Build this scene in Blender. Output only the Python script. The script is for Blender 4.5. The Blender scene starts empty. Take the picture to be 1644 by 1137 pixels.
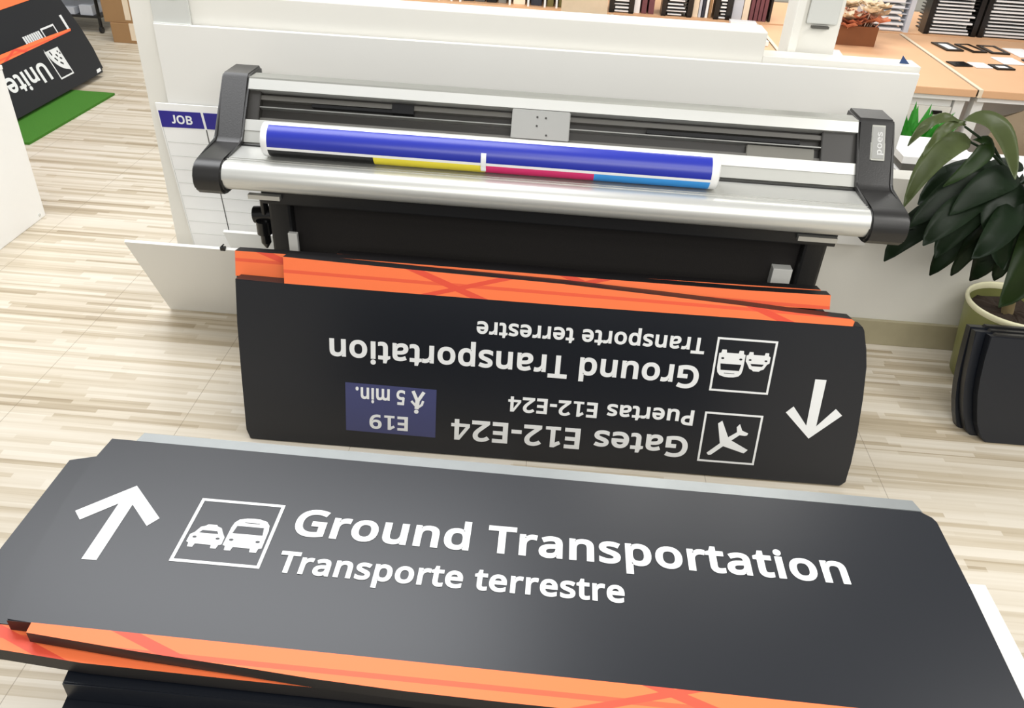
import bpy, bmesh, math, random
from mathutils import Vector, Matrix

S = bpy.context.scene
COL = S.collection
R = math.radians
random.seed(7)

# ------------------------------------------------------------------ camera, world, lights, exposure
cam_d = bpy.data.cameras.new('camera')
cam = bpy.data.objects.new('camera', cam_d)
COL.objects.link(cam)
cam_d.sensor_fit = 'HORIZONTAL'
cam_d.sensor_width = 36.0
cam_d.lens = 1294.4 / 1644 * 36.0
cam_d.clip_start = 0.02
def _cam_matrix():
    f, V = 1294.4, (705.1, 2466.7)
    d = Vector((V[0] - 822, V[1] - 568.5, f)).normalized()
    Z = -d
    fw = Vector((0, 0, 1))
    Y = (fw - fw.dot(Z) * Z).normalized()
    X = Y.cross(Z)
    c, s = math.cos(-0.03456), math.sin(-0.03456)
    Xw = c * X + s * Y
    Yw = -s * X + c * Y
    rows = [Xw, Yw, Z]
    m = Matrix.Identity(4)
    for i, r in enumerate(rows):
        m[i][0], m[i][1], m[i][2] = r[0], -r[1], -r[2]
    m[2][3] = 1.5
    return m
cam.matrix_world = _cam_matrix()
S.camera = cam

S.view_settings.view_transform = 'Standard'
S.view_settings.look = 'None'
S.view_settings.gamma = 1.0
S.view_settings.use_curve_mapping = False
S.view_settings.exposure = 0.0

W = bpy.data.worlds.new('world')
S.world = W
W.use_nodes = True
bg = W.node_tree.nodes['Background']
bg.inputs[0].default_value = (0.99, 0.99, 0.97, 1)
bg.inputs[1].default_value = 0.38

def area(name, loc, size, power, rot=(0, 0, 0), color=(1, 0.98, 0.94)):
    l = bpy.data.lights.new(name, 'AREA')
    l.shape = 'RECTANGLE'
    l.size, l.size_y = size
    l.energy = power
    l.color = color
    o = bpy.data.objects.new(name, l)
    COL.objects.link(o)
    o.location = loc
    o.rotation_euler = rot
    return o
area('ceiling_and_fill_light', (-1.35, 2.35, 2.55), (2.7, 1.2), 74, color=(0.97, 0.98, 1.0))
area('ceiling_and_fill_light', (1.0, 3.6, 2.55), (1.2, 0.6), 20)
area('ceiling_and_fill_light', (0.9, 0.1, 2.55), (2.2, 0.8), 26, (R(35), 0, 0))  # added fill, tilted forward to brighten upright faces; no ceiling panel hangs here
area('ceiling_and_fill_light', (0.3, -1.5, 2.3), (3.2, 1.0), 62, (R(60), 0, 0))  # added soft frontal fill for the partition and boards, not a room fixture
area('ceiling_and_fill_light', (2.2, 1.3, 2.55), (0.9, 0.8), 30)
area('ceiling_and_fill_light', (-2.6, 5.2, 2.55), (1.4, 0.8), 36)
area('ceiling_and_fill_light', (1.4, 5.4, 2.55), (1.6, 0.8), 46)

# ------------------------------------------------------------------ materials
def srgb(r, g, b):
    def f(v):
        v /= 255.0
        return v / 12.92 if v <= 0.04045 else ((v + 0.055) / 1.055) ** 2.4
    return (f(r), f(g), f(b), 1)

def mat(name, col, rough=0.5, metal=0.0, spec=0.5, noise=0.06, nscale=30.0, bump=0.0, trans=0.0, alpha=1.0, coat=0.0):
    m = bpy.data.materials.new(name)
    m.use_nodes = True
    nt = m.node_tree
    b = nt.nodes['Principled BSDF']
    b.inputs['Roughness'].default_value = rough
    b.inputs['Metallic'].default_value = metal
    b.inputs['Specular IOR Level'].default_value = spec
    b.inputs['Coat Weight'].default_value = coat
    b.inputs['Transmission Weight'].default_value = trans
    b.inputs['Alpha'].default_value = alpha
    c = srgb(*col)
    tc = nt.nodes.new('ShaderNodeTexCoord')
    nz = nt.nodes.new('ShaderNodeTexNoise')
    nz.inputs['Scale'].default_value = nscale
    nz.inputs['Detail'].default_value = 3
    nt.links.new(tc.outputs['Object'], nz.inputs['Vector'])
    mx = nt.nodes.new('ShaderNodeMix')
    mx.data_type = 'RGBA'
    lo = tuple(max(0, v * (1 - noise)) for v in c[:3]) + (1,)
    hi = tuple(min(1, v * (1 + noise)) for v in c[:3]) + (1,)
    mx.inputs[6].default_value = lo
    mx.inputs[7].default_value = hi
    nt.links.new(nz.outputs['Fac'], mx.inputs[0])
    nt.links.new(mx.outputs[2], b.inputs['Base Color'])
    if bump:
        bp = nt.nodes.new('ShaderNodeBump')
        bp.inputs['Strength'].default_value = bump
        bp.inputs['Distance'].default_value = 0.002
        nt.links.new(nz.outputs['Fac'], bp.inputs['Height'])
        nt.links.new(bp.outputs['Normal'], b.inputs['Normal'])
    return m

M = {}
M['sign'] = mat('sign_charcoal', (17, 21, 29), 0.36, spec=0.58, noise=0.04, nscale=8)
M['signedge'] = mat('sign_edge', (22, 20, 21), 0.45)
M['black'] = mat('black_plastic', (26, 26, 27), 0.38, bump=0.1, nscale=200)
M['blackgloss'] = mat('black_gloss', (14, 14, 15), 0.25)
M['cap'] = mat('cap_plastic', (34, 33, 32), 0.34, noise=0.05, bump=0.08, nscale=260)
M['cloth'] = mat('black_cloth', (24, 20, 18), 0.8, bump=0.2, nscale=300)
M['vinyl'] = mat('white_vinyl', (232, 234, 234), 0.45, noise=0.01)
M['white'] = mat('white_board', (226, 225, 220), 0.55, noise=0.02, nscale=4)
M['whitegloss'] = mat('white_gloss', (238, 238, 236), 0.3, noise=0.01)
M['paint'] = mat('wall_paint', (224, 222, 214), 0.6, noise=0.02, nscale=5)
M['greypanel'] = mat('grey_panel', (200, 201, 196), 0.5, noise=0.02)
M['cream'] = mat('cream_fabric', (232, 215, 190), 0.75, noise=0.04, nscale=60)
M['beige'] = mat('beige_chair', (176, 158, 134), 0.6, noise=0.05)
M['alu'] = mat('brushed_aluminium', (196, 196, 191), 0.36, metal=0.55, noise=0.03)
M['aluw'] = mat('bright_aluminium', (208, 208, 203), 0.32, metal=0.5, noise=0.02)
M['alug'] = mat('grey_aluminium', (146, 146, 139), 0.42, metal=0.5, noise=0.03)
M['plate'] = mat('plate_grey', (142, 142, 138), 0.45, noise=0.02)
M['skirt'] = mat('skirt_grey', (168, 168, 162), 0.42, metal=0.2, noise=0.02)
M['bracket'] = mat('bracket_grey', (206, 206, 202), 0.45, noise=0.02)
M['cover'] = mat('cover_grey', (104, 102, 94), 0.4)
M['steel'] = mat('steel', (150, 150, 146), 0.3, metal=0.7)
M['dgrey'] = mat('dark_grey', (46, 44, 41), 0.4, noise=0.05)
M['mgrey'] = mat('mid_grey', (84, 82, 77), 0.4, noise=0.05)
M['rail'] = mat('rail_grey', (150, 154, 154), 0.32, metal=0.35)
M['blue'] = mat('print_blue', (36, 48, 158), 0.30, noise=0.03)
M['navy'] = mat('header_blue', (34, 26, 132), 0.4, noise=0.03)
M['mins'] = mat('walk_time_blue', (66, 70, 112), 0.36, noise=0.03)
M['corner'] = mat('corner_blue', (40, 66, 110), 0.6)
M['yellow'] = mat('print_yellow', (238, 222, 60), 0.4)
M['magenta'] = mat('print_magenta', (218, 40, 110), 0.4)
M['cyan'] = mat('print_cyan', (50, 150, 226), 0.4)
M['wood'] = mat('wood_top', (226, 178, 136), 0.5, noise=0.05, nscale=9)
M['brown'] = mat('brown_box', (122, 72, 36), 0.6, noise=0.1)
M['kraft'] = mat('cardboard', (160, 124, 84), 0.8, noise=0.06, nscale=12)
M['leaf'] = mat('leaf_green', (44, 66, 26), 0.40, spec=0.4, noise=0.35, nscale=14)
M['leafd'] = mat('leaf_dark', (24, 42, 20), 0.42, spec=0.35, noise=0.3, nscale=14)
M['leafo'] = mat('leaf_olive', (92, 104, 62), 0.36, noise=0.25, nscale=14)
M['bark'] = mat('bark', (128, 112, 78), 0.8, noise=0.3, nscale=60, bump=0.5)
M['soil'] = mat('soil', (44, 32, 22), 0.95, noise=0.5, nscale=90, bump=1.0)
M['pot'] = mat('pot_olive', (122, 124, 72), 0.4, noise=0.05)
M['potrim'] = mat('pot_rim', (226, 222, 186), 0.35)
M['peach'] = mat('petal_peach', (236, 176, 146), 0.6, noise=0.15)
M['petal'] = mat('petal_cream', (248, 232, 208), 0.6, noise=0.05)
M['maroon'] = mat('maroon_cover', (112, 64, 70), 0.6, noise=0.2)
M['olive'] = mat('olive_cover', (120, 112, 62), 0.6, noise=0.2)
M['slate'] = mat('slate_cover', (44, 48, 60), 0.6, noise=0.1)
M['base'] = mat('baseboard_tan', (166, 158, 130), 0.55)
M['green'] = mat('bright_green', (70, 170, 60), 0.6, noise=0.3, nscale=40)
M['paper'] = mat('paper', (240, 240, 240), 0.6, noise=0.02)
M['papergrey'] = mat('grey_paper', (196, 200, 208), 0.6, noise=0.05)
M['clear'] = mat('frosted_acrylic', (214, 218, 216), 0.35, alpha=0.75)

def floor_mat():
    m = bpy.data.materials.new('striped_floor_tile')
    m.use_nodes = True
    nt = m.node_tree
    N, L = nt.nodes, nt.links
    b = N['Principled BSDF']
    b.inputs['Roughness'].default_value = 0.42
    tc = N.new('ShaderNodeTexCoord')
    def math_(op, a, bb=None):
        n = N.new('ShaderNodeMath'); n.operation = op
        for i, v in enumerate((a, bb)):
            if v is None: continue
            if isinstance(v, (int, float)): n.inputs[i].default_value = v
            else: L.new(v, n.inputs[i])
        return n.outputs[0]
    sep = N.new('ShaderNodeSeparateXYZ')
    L.new(tc.outputs['Object'], sep.inputs[0])
    def strips(rowh, width, seed, c1, c2):
        row = math_('FLOOR', math_('DIVIDE', sep.outputs[1], rowh))
        wn = N.new('ShaderNodeTexWhiteNoise'); wn.noise_dimensions = '1D'
        L.new(math_('ADD', row, seed), wn.inputs['W'])
        xo = math_('ADD', math_('DIVIDE', sep.outputs[0], width), wn.outputs[0])
        cell = math_('FLOOR', xo)
        cmb = N.new('ShaderNodeCombineXYZ')
        L.new(cell, cmb.inputs[0]); L.new(row, cmb.inputs[1])
        cmb.inputs[2].default_value = seed
        w2 = N.new('ShaderNodeTexWhiteNoise'); w2.noise_dimensions = '3D'
        L.new(cmb.outputs[0], w2.inputs['Vector'])
        return w2.outputs[0]
    a = strips(0.0165, 0.42, 3.0, 0, 0)
    c = strips(0.031, 0.78, 11.0, 0, 0)
    mp = N.new('ShaderNodeMapping'); mp.inputs['Scale'].default_value = (2.2, 70, 1)
    L.new(tc.outputs['Object'], mp.inputs[0])
    nz = N.new('ShaderNodeTexNoise'); nz.inputs['Scale'].default_value = 1.0; nz.inputs['Detail'].default_value = 5
    L.new(mp.outputs[0], nz.inputs['Vector'])
    f = math_('ADD', math_('MULTIPLY', a, 0.42), math_('ADD', math_('MULTIPLY', c, 0.30), math_('MULTIPLY', nz.outputs[0], 0.5)))
    rp = N.new('ShaderNodeValToRGB')
    rp.color_ramp.elements[0].position = 0.20; rp.color_ramp.elements[0].color = srgb(152, 136, 110)
    rp.color_ramp.elements[1].position = 0.90; rp.color_ramp.elements[1].color = srgb(214, 206, 191)
    e = rp.color_ramp.elements.new(0.45); e.color = srgb(187, 174, 151)
    e = rp.color_ramp.elements.new(0.66); e.color = srgb(204, 194, 176)
    L.new(f, rp.inputs[0])
    # thin seams between tiles
    fx = math_('ABSOLUTE', math_('SUBTRACT', math_('FRACT', math_('ADD', math_('DIVIDE', sep.outputs[0], 0.4925), 0.5)), 0.5))
    seam = math_('LESS_THAN', fx, 0.0022)
    mx = N.new('ShaderNodeMix'); mx.data_type = 'RGBA'
    L.new(math_('MULTIPLY', seam, 0.55), mx.inputs[0])
    L.new(rp.outputs[0], mx.inputs[6]); mx.inputs[7].default_value = srgb(120, 106, 86)
    L.new(mx.outputs[2], b.inputs['Base Color'])
    return m
M['floor'] = floor_mat()

def orange_mat(name, uoff, center):
    """printed orange strip: darker red ribbons crossing a plain orange ground"""
    m = bpy.data.materials.new(name)
    m.use_nodes = True
    nt = m.node_tree
    N, L = nt.nodes, nt.links
    b = N['Principled BSDF']
    b.inputs['Roughness'].default_value = 0.45
    b.inputs['Specular IOR Level'].default_value = 0.3
    tc = N.new('ShaderNodeTexCoord')
    sep = N.new('ShaderNodeSeparateXYZ')
    L.new(tc.outputs['Object'], sep.inputs[0])
    def math_(op, a, bb=None):
        n = N.new('ShaderNodeMath'); n.operation = op
        for i, v in enumerate((a, bb)):
            if v is None: continue
            if isinstance(v, (int, float)): n.inputs[i].default_value = v
            else: L.new(v, n.inputs[i])
        return n.outputs[0]
    x, y = sep.outputs[0], math_('SUBTRACT', sep.outputs[1], center)
    def ribbon(slope, period, off, hw):
        t = math_('ADD', math_('ADD', x, math_('MULTIPLY', y, slope)), off)
        fr = math_('ABSOLUTE', math_('SUBTRACT', math_('FRACT', math_('DIVIDE', t, period)), 0.5))
        return math_('LESS_THAN', fr, hw / period)
    r1 = math_('LESS_THAN', math_('ABSOLUTE', math_('ADD', y, math_('MULTIPLY', x, 0.008))), 0.0045)
    r2 = ribbon(2.6, 0.78, uoff, 0.022)
    r3 = ribbon(-3.4, 1.1, uoff * 0.7 + 0.3, 0.020)
    msk = math_('MINIMUM', math_('ADD', math_('ADD', math_('MULTIPLY', r1, 0.75), r2), r3), 1.0)
    mx = N.new('ShaderNodeMix'); mx.data_type = 'RGBA'
    mx.inputs[6].default_value = srgb(255, 126, 76)
    mx.inputs[7].default_value = srgb(232, 86, 64)
    L.new(msk, mx.inputs[0])
    L.new(mx.outputs[2], b.inputs['Base Color'])
    return m

# ------------------------------------------------------------------ object helpers
def link(name, me, m, parent=None):
    o = bpy.data.objects.new(name, me)
    COL.objects.link(o)
    for x in (m if isinstance(m, (list, tuple)) else [m]):
        me.materials.append(M[x] if isinstance(x, str) else x)
    if parent is not None:
        o.parent = parent
    return o

def obj(name, bm, m, parent=None, smooth=False, ang=40):
    me = bpy.data.meshes.new(name)
    bmesh.ops.recalc_face_normals(bm, faces=bm.faces[:])
    if smooth:
        for f in bm.faces: f.smooth = True
        for e in bm.edges:
            if len(e.link_faces) == 2 and e.calc_face_angle(0) > R(ang):
                e.smooth = False
    bm.to_mesh(me)
    bm.free()
    return link(name, me, m, parent)

def thing(name, label, cat, loc=(0, 0, 0), rotz=0, group=None):
    o = bpy.data.objects.new(name, None)
    o.empty_display_size = 0.05
    COL.objects.link(o)
    o.location = loc
    o.rotation_euler = (0, 0, rotz)
    return tag(o, label, cat, group)

def tag(o, label, cat, group=None):
    o['label'] = label
    o['category'] = cat
    if group: o['group'] = group
    return o

def struct(o):
    o['kind'] = 'structure'
    return o

def box(bm, x0, x1, y0, y1, z0, z1, bev=0.0, mi=0):
    vs = [bm.verts.new((x, y, z)) for z in (z0, z1) for y in (y0, y1) for x in (x0, x1)]
    idx = ((0, 2, 3, 1), (4, 5, 7, 6), (0, 1, 5, 4), (2, 6, 7, 3), (0, 4, 6, 2), (1, 3, 7, 5))
    fs = [bm.faces.new([vs[i] for i in f]) for f in idx]
    for f in fs: f.material_index = mi
    if bev:
        es = list({e for f in fs for e in f.edges})
        r = bmesh.ops.bevel(bm, geom=es, offset=bev, segments=2, affect='EDGES', profile=0.6)
        for f in r['faces']: f.material_index = mi
    return vs

def bx(*a, bev=0.0):
    bm = bmesh.new()
    box(bm, *a, bev=bev)
    return bm

def prism(bm, pts, z0, z1, bev=0.0, mi_top=0, mi_side=0):
    """polygon in xy extruded z0..z1"""
    n = len(pts)
    a = [bm.verts.new((p[0], p[1], z0)) for p in pts]
    b = [bm.verts.new((p[0], p[1], z1)) for p in pts]
    fb = bm.faces.new(a[::-1]); ft = bm.faces.new(b)
    ft.material_index = mi_top; fb.material_index = mi_side
    sides = []
    for i in range(n):
        f = bm.faces.new((a[i], a[(i + 1) % n], b[(i + 1) % n], b[i]))
        f.material_index = mi_side
        sides.append(f)
    if bev:
        es = [e for e in ft.edges]
        bmesh.ops.bevel(bm, geom=es, offset=bev, segments=2, affect='EDGES')
    return bm

def profile_x(bm, prof, x0, x1, mi=0, bev=0.0):
    """(y,z) profile extruded along x"""
    n = len(prof)
    a = [bm.verts.new((x0, p[0], p[1])) for p in prof]
    b = [bm.verts.new((x1, p[0], p[1])) for p in prof]
    fs = [bm.faces.new(a), bm.faces.new(b[::-1])]
    for i in range(n):
        fs.append(bm.faces.new((a[i], b[i], b[(i + 1) % n], a[(i + 1) % n])))
    for f in fs: f.material_index = mi
    if bev:
        es = list({e for f in fs[:2] for e in f.edges})
        bmesh.ops.bevel(bm, geom=es, offset=bev, segments=3, affect='EDGES')
    return bm

def cyl(bm, p0, p1, r0, r1=None, n=20, caps=True):
    p0, p1 = Vector(p0), Vector(p1)
    r1 = r0 if r1 is None else r1
    d = (p1 - p0).normalized()
    a = Vector((0, 0, 1)) if abs(d.z) < 0.9 else Vector((1, 0, 0))
    u = d.cross(a).normalized(); v = d.cross(u)
    A = [bm.verts.new(p0 + (u * math.cos(t) + v * math.sin(t)) * r0) for t in [2 * math.pi * i / n for i in range(n)]]
    B = [bm.verts.new(p1 + (u * math.cos(t) + v * math.sin(t)) * r1) for t in [2 * math.pi * i / n for i in range(n)]]
    for i in range(n):
        bm.faces.new((A[i], A[(i + 1) % n], B[(i + 1) % n], B[i]))
    if caps:
        bm.faces.new(A[::-1]); bm.faces.new(B)

def tube(bm, pts, radii, n=10):
    rings = []
    pts = [Vector(p) for p in pts]
    for i, p in enumerate(pts):
        t = (pts[min(i + 1, len(pts) - 1)] - pts[max(i - 1, 0)]).normalized()
        a = Vector((0, 1, 0)) if abs(t.y) < 0.9 else Vector((1, 0, 0))
        u = t.cross(a).normalized(); v = t.cross(u)
        r = radii[i] if isinstance(radii, (list, tuple)) else radii
        rings.append([bm.verts.new(p + (u * math.cos(2 * math.pi * k / n) + v * math.sin(2 * math.pi * k / n)) * r) for k in range(n)])
    for a, b in zip(rings, rings[1:]):
        for k in range(n):
            bm.faces.new((a[k], a[(k + 1) % n], b[(k + 1) % n], b[k]))
    bm.faces.new(rings[0][::-1]); bm.faces.new(rings[-1])

def lathe(bm, prof, n=40, cx=0, cy=0):
    rings = []
    for r, z in prof:
        if r < 1e-6:
            rings.append([bm.verts.new((cx, cy, z))])
        else:
            rings.append([bm.verts.new((cx + r * math.cos(2 * math.pi * k / n), cy + r * math.sin(2 * math.pi * k / n), z)) for k in range(n)])
    for a, b in zip(rings, rings[1:]):
        for k in range(n):
            if len(a) == 1 and len(b) == 1: continue
            if len(a) == 1: bm.faces.new((a[0], b[k], b[(k + 1) % n]))
            elif len(b) == 1: bm.faces.new((a[k], a[(k + 1) % n], b[0]))
            else: bm.faces.new((a[k], a[(k + 1) % n], b[(k + 1) % n], b[k]))

# ---- lettering: bold sans letter outlines (1000 units per em), each word one mesh
GLYPHS = {
    'G': (756, '351,601 294,578 248,542 213,492 192,430 185,353 188,304 196,258 210,217 228,182 253,154 283,130 320,113 366,102 421,98 449,99 474,101 495,103 515,106 534,110 528,109 528,264 373,264 373,405 680,405 680,4 618,-15 578,-24 537,-32 495,-37 449,-40 399,-41 325,-36 258,-20 199,7 147,45 105,91 72,147 48,209 34,279 29,354 35,429 50,498 77,561 113,616 159,663 215,700 278,728 349,744 427,749 468,748 508,744 546,738 583,729 618,718 680,693 621,559 568,581 541,590 513,598 483,604 453,607 424,609'),
    'r': (444, '410,418 369,427 361,428 352,429 343,430 334,431 327,431 306,429 286,423 266,413 249,400 233,383 220,363 211,340 205,313 203,283 203,-31 53,-31 53,563 184,563 194,465 153,465 164,481 189,509 218,535 252,556 290,568 331,573 343,572 355,572 367,571 379,570 391,568 429,560'),
    'o': (634, '421,320 410,363 393,396 371,418 340,432 300,437 259,432 229,418 207,396 190,363 180,320 176,267 180,213 191,169 208,136 230,113 260,99 300,94 341,99 370,113 393,136 410,170 421,213 425,267|516,472 543,430 562,381 574,327 578,266 570,179 545,104 503,41 445,-5 377,-32 299,-41 248,-37 201,-25 157,-5 118,24 85,60 59,102 39,152 27,207 23,267 31,354 56,430 98,491 155,537 223,564 301,573 353,569 401,557 445,536 484,508'),
    'u': (647, '381,-19 346,-31 309,-39 271,-41 207,-35 151,-18 105,14 72,59 53,116 47,182 47,563 198,563 198,192 209,133 235,105 286,94 330,98 361,111 382,131 397,161 407,202 410,256 410,563 560,563 560,-31 431,-31 418,39 456,39 444,24 415,-1'),
    'n': (647, '194,490 157,490 169,506 198,531 231,549 266,562 303,570 340,573 405,567 460,549 506,518 539,473 558,415 564,347 564,-31 415,-31 415,337 404,397 377,426 326,437 282,432 251,420 231,400 216,370 206,328 203,275 203,-31 53,-31 53,563 181,563'),
    'd': (644, '252,98 287,94 330,98 360,110 380,128 395,156 405,196 408,249 408,263 405,321 395,366 380,399 360,420 330,433 286,438 252,433 227,419 206,396 190,361 179,317 176,263 179,209 190,165 206,133 226,111|316,-38 272,-41 203,-32 141,-6 90,39 52,100 30,176 23,265 31,354 53,430 91,492 142,537 204,564 273,573 317,570 356,561 389,546 418,527 442,506 452,494 411,494 413,470 411,483 410,498 409,515 408,529 407,541 407,785 557,785 557,-31 429,-31 416,40 453,40 443,29 419,6 390,-13 356,-29'),
    'T': (586, '351,-31 351,599 571,599 571,739 -21,739 -21,599 200,599 200,-31'),
    'a': (590, '192,200 178,186 170,169 167,146 169,128 175,115 183,106 195,98 212,93 233,92 269,95 299,105 324,121 343,143 354,173 359,214 359,228 313,226 257,221 217,212|280,439 257,438 233,434 211,428 188,420 165,411 114,388 64,510 116,535 146,547 178,557 213,565 249,570 286,572 350,566 406,550 451,521 483,479 501,425 507,363 507,-31 388,-31 371,44 406,44 390,27 363,3 333,-17 299,-31 259,-38 213,-41 161,-36 115,-21 73,4 40,42 21,91 14,148 23,206 48,256 90,296 147,324 216,341 299,348 360,350 360,351 357,386 350,408 340,421 327,430 307,437'),
    's': (509, '225,357 251,346 282,333 315,320 345,307 373,292 398,276 420,256 438,234 451,208 459,179 462,146 454,90 430,42 391,4 341,-21 284,-36 219,-41 181,-40 147,-37 116,-31 88,-24 62,-15 21,4 21,151 86,121 110,112 137,104 165,97 192,93 220,92 256,94 282,99 298,108 308,117 313,126 315,140 314,146 313,151 310,157 304,163 295,170 281,179 261,189 236,201 204,213 170,227 140,240 112,255 86,271 64,290 45,312 30,338 22,368 19,402 27,452 50,496 88,531 135,554 189,568 249,573 284,571 316,568 347,562 377,555 405,545 460,522 406,397 356,416 334,424 312,430 289,435 267,438 244,439 215,437 193,433 179,426 170,419 167,413 165,405 166,399 168,393 171,388 177,382 188,375 204,367'),
    'p': (644, '203,268 206,211 216,166 230,133 250,112 279,99 324,94 347,96 367,103 383,113 398,128 410,148 420,172 428,201 432,233 434,267 430,320 420,363 404,396 383,419 357,432 321,437 280,433 251,421 232,403 217,376 207,335 203,282|157,490 166,502 190,525 218,545 253,560 293,570 338,573 407,564 468,538 519,493 557,433 579,357 586,267 579,178 557,102 519,40 468,-5 406,-32 337,-41 293,-38 254,-29 220,-14 191,5 167,26 157,36 200,36 198,58 199,44 201,27 202,10 202,-6 203,-20 203,-269 53,-269 53,563 182,563 194,490'),
    't': (392, '60,154 60,433 -15,433 -15,526 67,563 104,685 210,685 210,563 363,563 363,433 210,433 210,158 212,133 217,117 224,107 234,99 246,94 263,93 273,93 285,94 298,96 309,98 319,100 367,113 367,-15 336,-28 320,-32 302,-36 283,-39 265,-40 247,-41 216,-39 187,-34 158,-24 130,-9 106,12 86,39 71,72 63,111'),
    'i': (290, '108,591 88,598 70,611 56,630 49,652 46,675 48,700 56,722 71,740 89,753 108,760 129,762 149,760 168,753 185,740 200,722 208,700 211,675 208,651 200,629 186,611 168,599 149,591 129,589|53,-31 53,563 203,563 203,-31'),
    'e': (593, '27,321 38,376 56,425 81,468 112,505 149,534 192,556 239,568 289,573 338,569 383,558 423,538 458,512 487,480 510,442 527,399 537,352 540,302 540,218 179,218 181,200 194,162 214,133 240,113 273,100 316,96 345,96 372,99 397,104 421,111 447,119 516,147 516,4 469,-15 440,-25 411,-32 380,-37 347,-40 310,-41 257,-37 208,-26 162,-7 121,21 87,56 59,98 39,147 27,202 23,262|384,349 383,355 375,385 362,409 344,425 321,435 289,439 258,435 233,425 213,409 197,385 185,354 184,349'),
    'P': (634, '426,496 422,530 411,555 394,573 368,588 328,597 275,601 216,601 216,383 256,383 314,387 359,396 390,411 409,430 421,457|551,375 525,338 491,306 449,280 397,260 336,248 268,245 216,245 216,-31 65,-31 65,739 285,739 373,733 447,713 506,678 548,629 573,569 581,500 577,457 567,415'),
    'E': (586, '65,739 523,739 523,599 216,599 216,440 505,440 505,300 216,300 216,109 523,109 523,-31 65,-31'),
    '1': (601, '60,-31 60,85 215,85 215,560 95,490 45,598 235,739 355,739 355,85 505,85 505,-31'),
    '9': (601, '371,404 382,419 390,434 395,448 396,464 395,487 390,512 382,536 371,557 357,576 341,592 322,604 301,611 276,613 245,610 219,599 198,583 181,558 171,525 167,480 170,444 179,415 193,393 211,378 237,368 272,364 297,366 320,371 339,380 356,391|123,-36 107,-33 70,-24 70,115 134,98 160,94 188,93 228,95 262,102 289,112 313,126 333,144 349,164 363,188 375,215 383,245 390,278 394,312 394,316 437,316 428,305 403,282 374,262 338,246 298,237 252,234 189,241 132,262 83,299 47,349 25,409 18,479 22,531 32,578 50,621 75,659 105,691 141,716 182,735 227,746 276,749 325,745 371,732 414,710 453,679 486,640 512,594 532,539 543,476 547,406 545,353 541,301 533,249 521,199 503,151 480,105 451,64 414,28 369,-2 317,-24 257,-37 191,-41 175,-41 159,-40 141,-38'),
    '2': (601, '507,450 492,413 474,378 451,344 424,310 395,277 363,243 327,207 189,70 189,110 547,110 547,-31 17,-31 17,85 211,282 245,316 274,347 300,375 321,401 338,426 351,450 359,473 365,498 367,524 363,553 355,574 342,590 324,602 301,610 272,613 244,611 218,606 194,597 171,585 146,570 96,534 11,640 67,682 101,703 139,722 180,737 225,746 273,749 340,743 400,724 450,691 488,647 511,592 518,530 515,489'),
    '4': (601, '330,-31 330,125 10,125 10,240 310,739 465,739 465,245 565,245 565,125 465,125 465,-31|330,245 330,575 135,245'),
    '-': (353, '311,196 9,196 9,335 311,335'),
    '5': (601, '274,465 347,459 411,439 467,404 509,355 534,295 542,226 533,150 507,84 462,30 402,-10 329,-33 247,-41 208,-40 172,-36 137,-30 104,-22 74,-11 31,9 31,163 101,126 127,116 157,107 188,101 218,97 246,96 290,99 326,110 354,126 374,148 386,177 390,217 386,252 376,279 358,300 332,316 295,326 243,330 226,329 206,328 185,325 163,322 145,319 117,313 47,358 77,739 492,739 492,598 209,598 198,461 171,456 187,459 205,461 226,464 249,465'),
    'm': (961, '556,548 592,562 629,570 668,573 729,567 782,549 825,517 855,472 873,414 878,347 878,-31 730,-31 730,340 720,398 696,426 651,437 613,433 586,422 567,404 553,378 543,341 540,292 540,-31 391,-31 391,339 381,398 357,426 312,437 274,432 247,420 228,401 215,371 206,329 203,275 203,-31 53,-31 53,563 181,563 194,490 157,490 168,505 195,530 226,549 259,562 294,570 330,573 413,562 478,526 508,483 481,483 494,501 522,527'),
    '.': (300, '68,128 88,141 109,149 132,151 155,149 176,142 197,129 214,108 223,82 226,54 223,25 214,-1 197,-21 177,-35 155,-43 132,-45 109,-43 87,-35 68,-21 52,0 43,25 40,54 43,82 52,108'),
    'J': (440, '360,739 360,200 345,100 300,25 220,-25 130,-38 50,-25 0,5 0,140 55,108 110,100 165,125 195,185 200,260 200,739'),
    'O': (809, '526,-19 460,-36 388,-41 314,-36 247,-19 188,9 139,48 98,95 68,151 46,214 34,282 29,356 34,429 46,497 68,559 99,614 139,662 188,700 247,728 314,745 389,750 461,745 526,728 584,700 633,662 674,615 705,560 728,497 741,429 745,355 741,281 728,213 705,150 674,95 633,48 584,9|583,277 589,355 583,433 566,496 539,546 503,581 453,602 389,609 324,602 274,581 236,545 209,496 192,433 186,355 192,277 209,213 236,163 273,128 323,106 388,99 453,106 502,128 539,163 566,213'),
    'B': (679, '401,449 421,460 433,474 441,495 444,522 440,549 432,567 417,580 392,591 353,598 302,601 216,601 216,438 315,438 366,441|461,235 452,256 437,274 414,288 375,298 320,301 216,301 216,106 327,106 379,110 415,120 438,135 452,154 461,178 465,208|588,75 545,28 488,-5 421,-25 346,-31 65,-31 65,739 299,739 384,735 456,721 516,696 562,656 590,600 598,533 594,487 580,445 556,409 524,379 484,358 463,352 463,396 469,395 499,385 528,372 555,355 578,334 597,307 611,276 620,241 622,200 614,134'),
    'U': (759, '651,149 633,103 606,62 571,26 529,-3 479,-24 422,-37 358,-41 271,-32 196,-6 136,40 92,100 66,171 58,250 58,739 210,739 210,250 214,202 227,165 247,137 275,116 314,103 364,99 415,104 453,117 480,139 499,169 511,206 515,251 515,739 666,739 666,249 662,198'),
}

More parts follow.
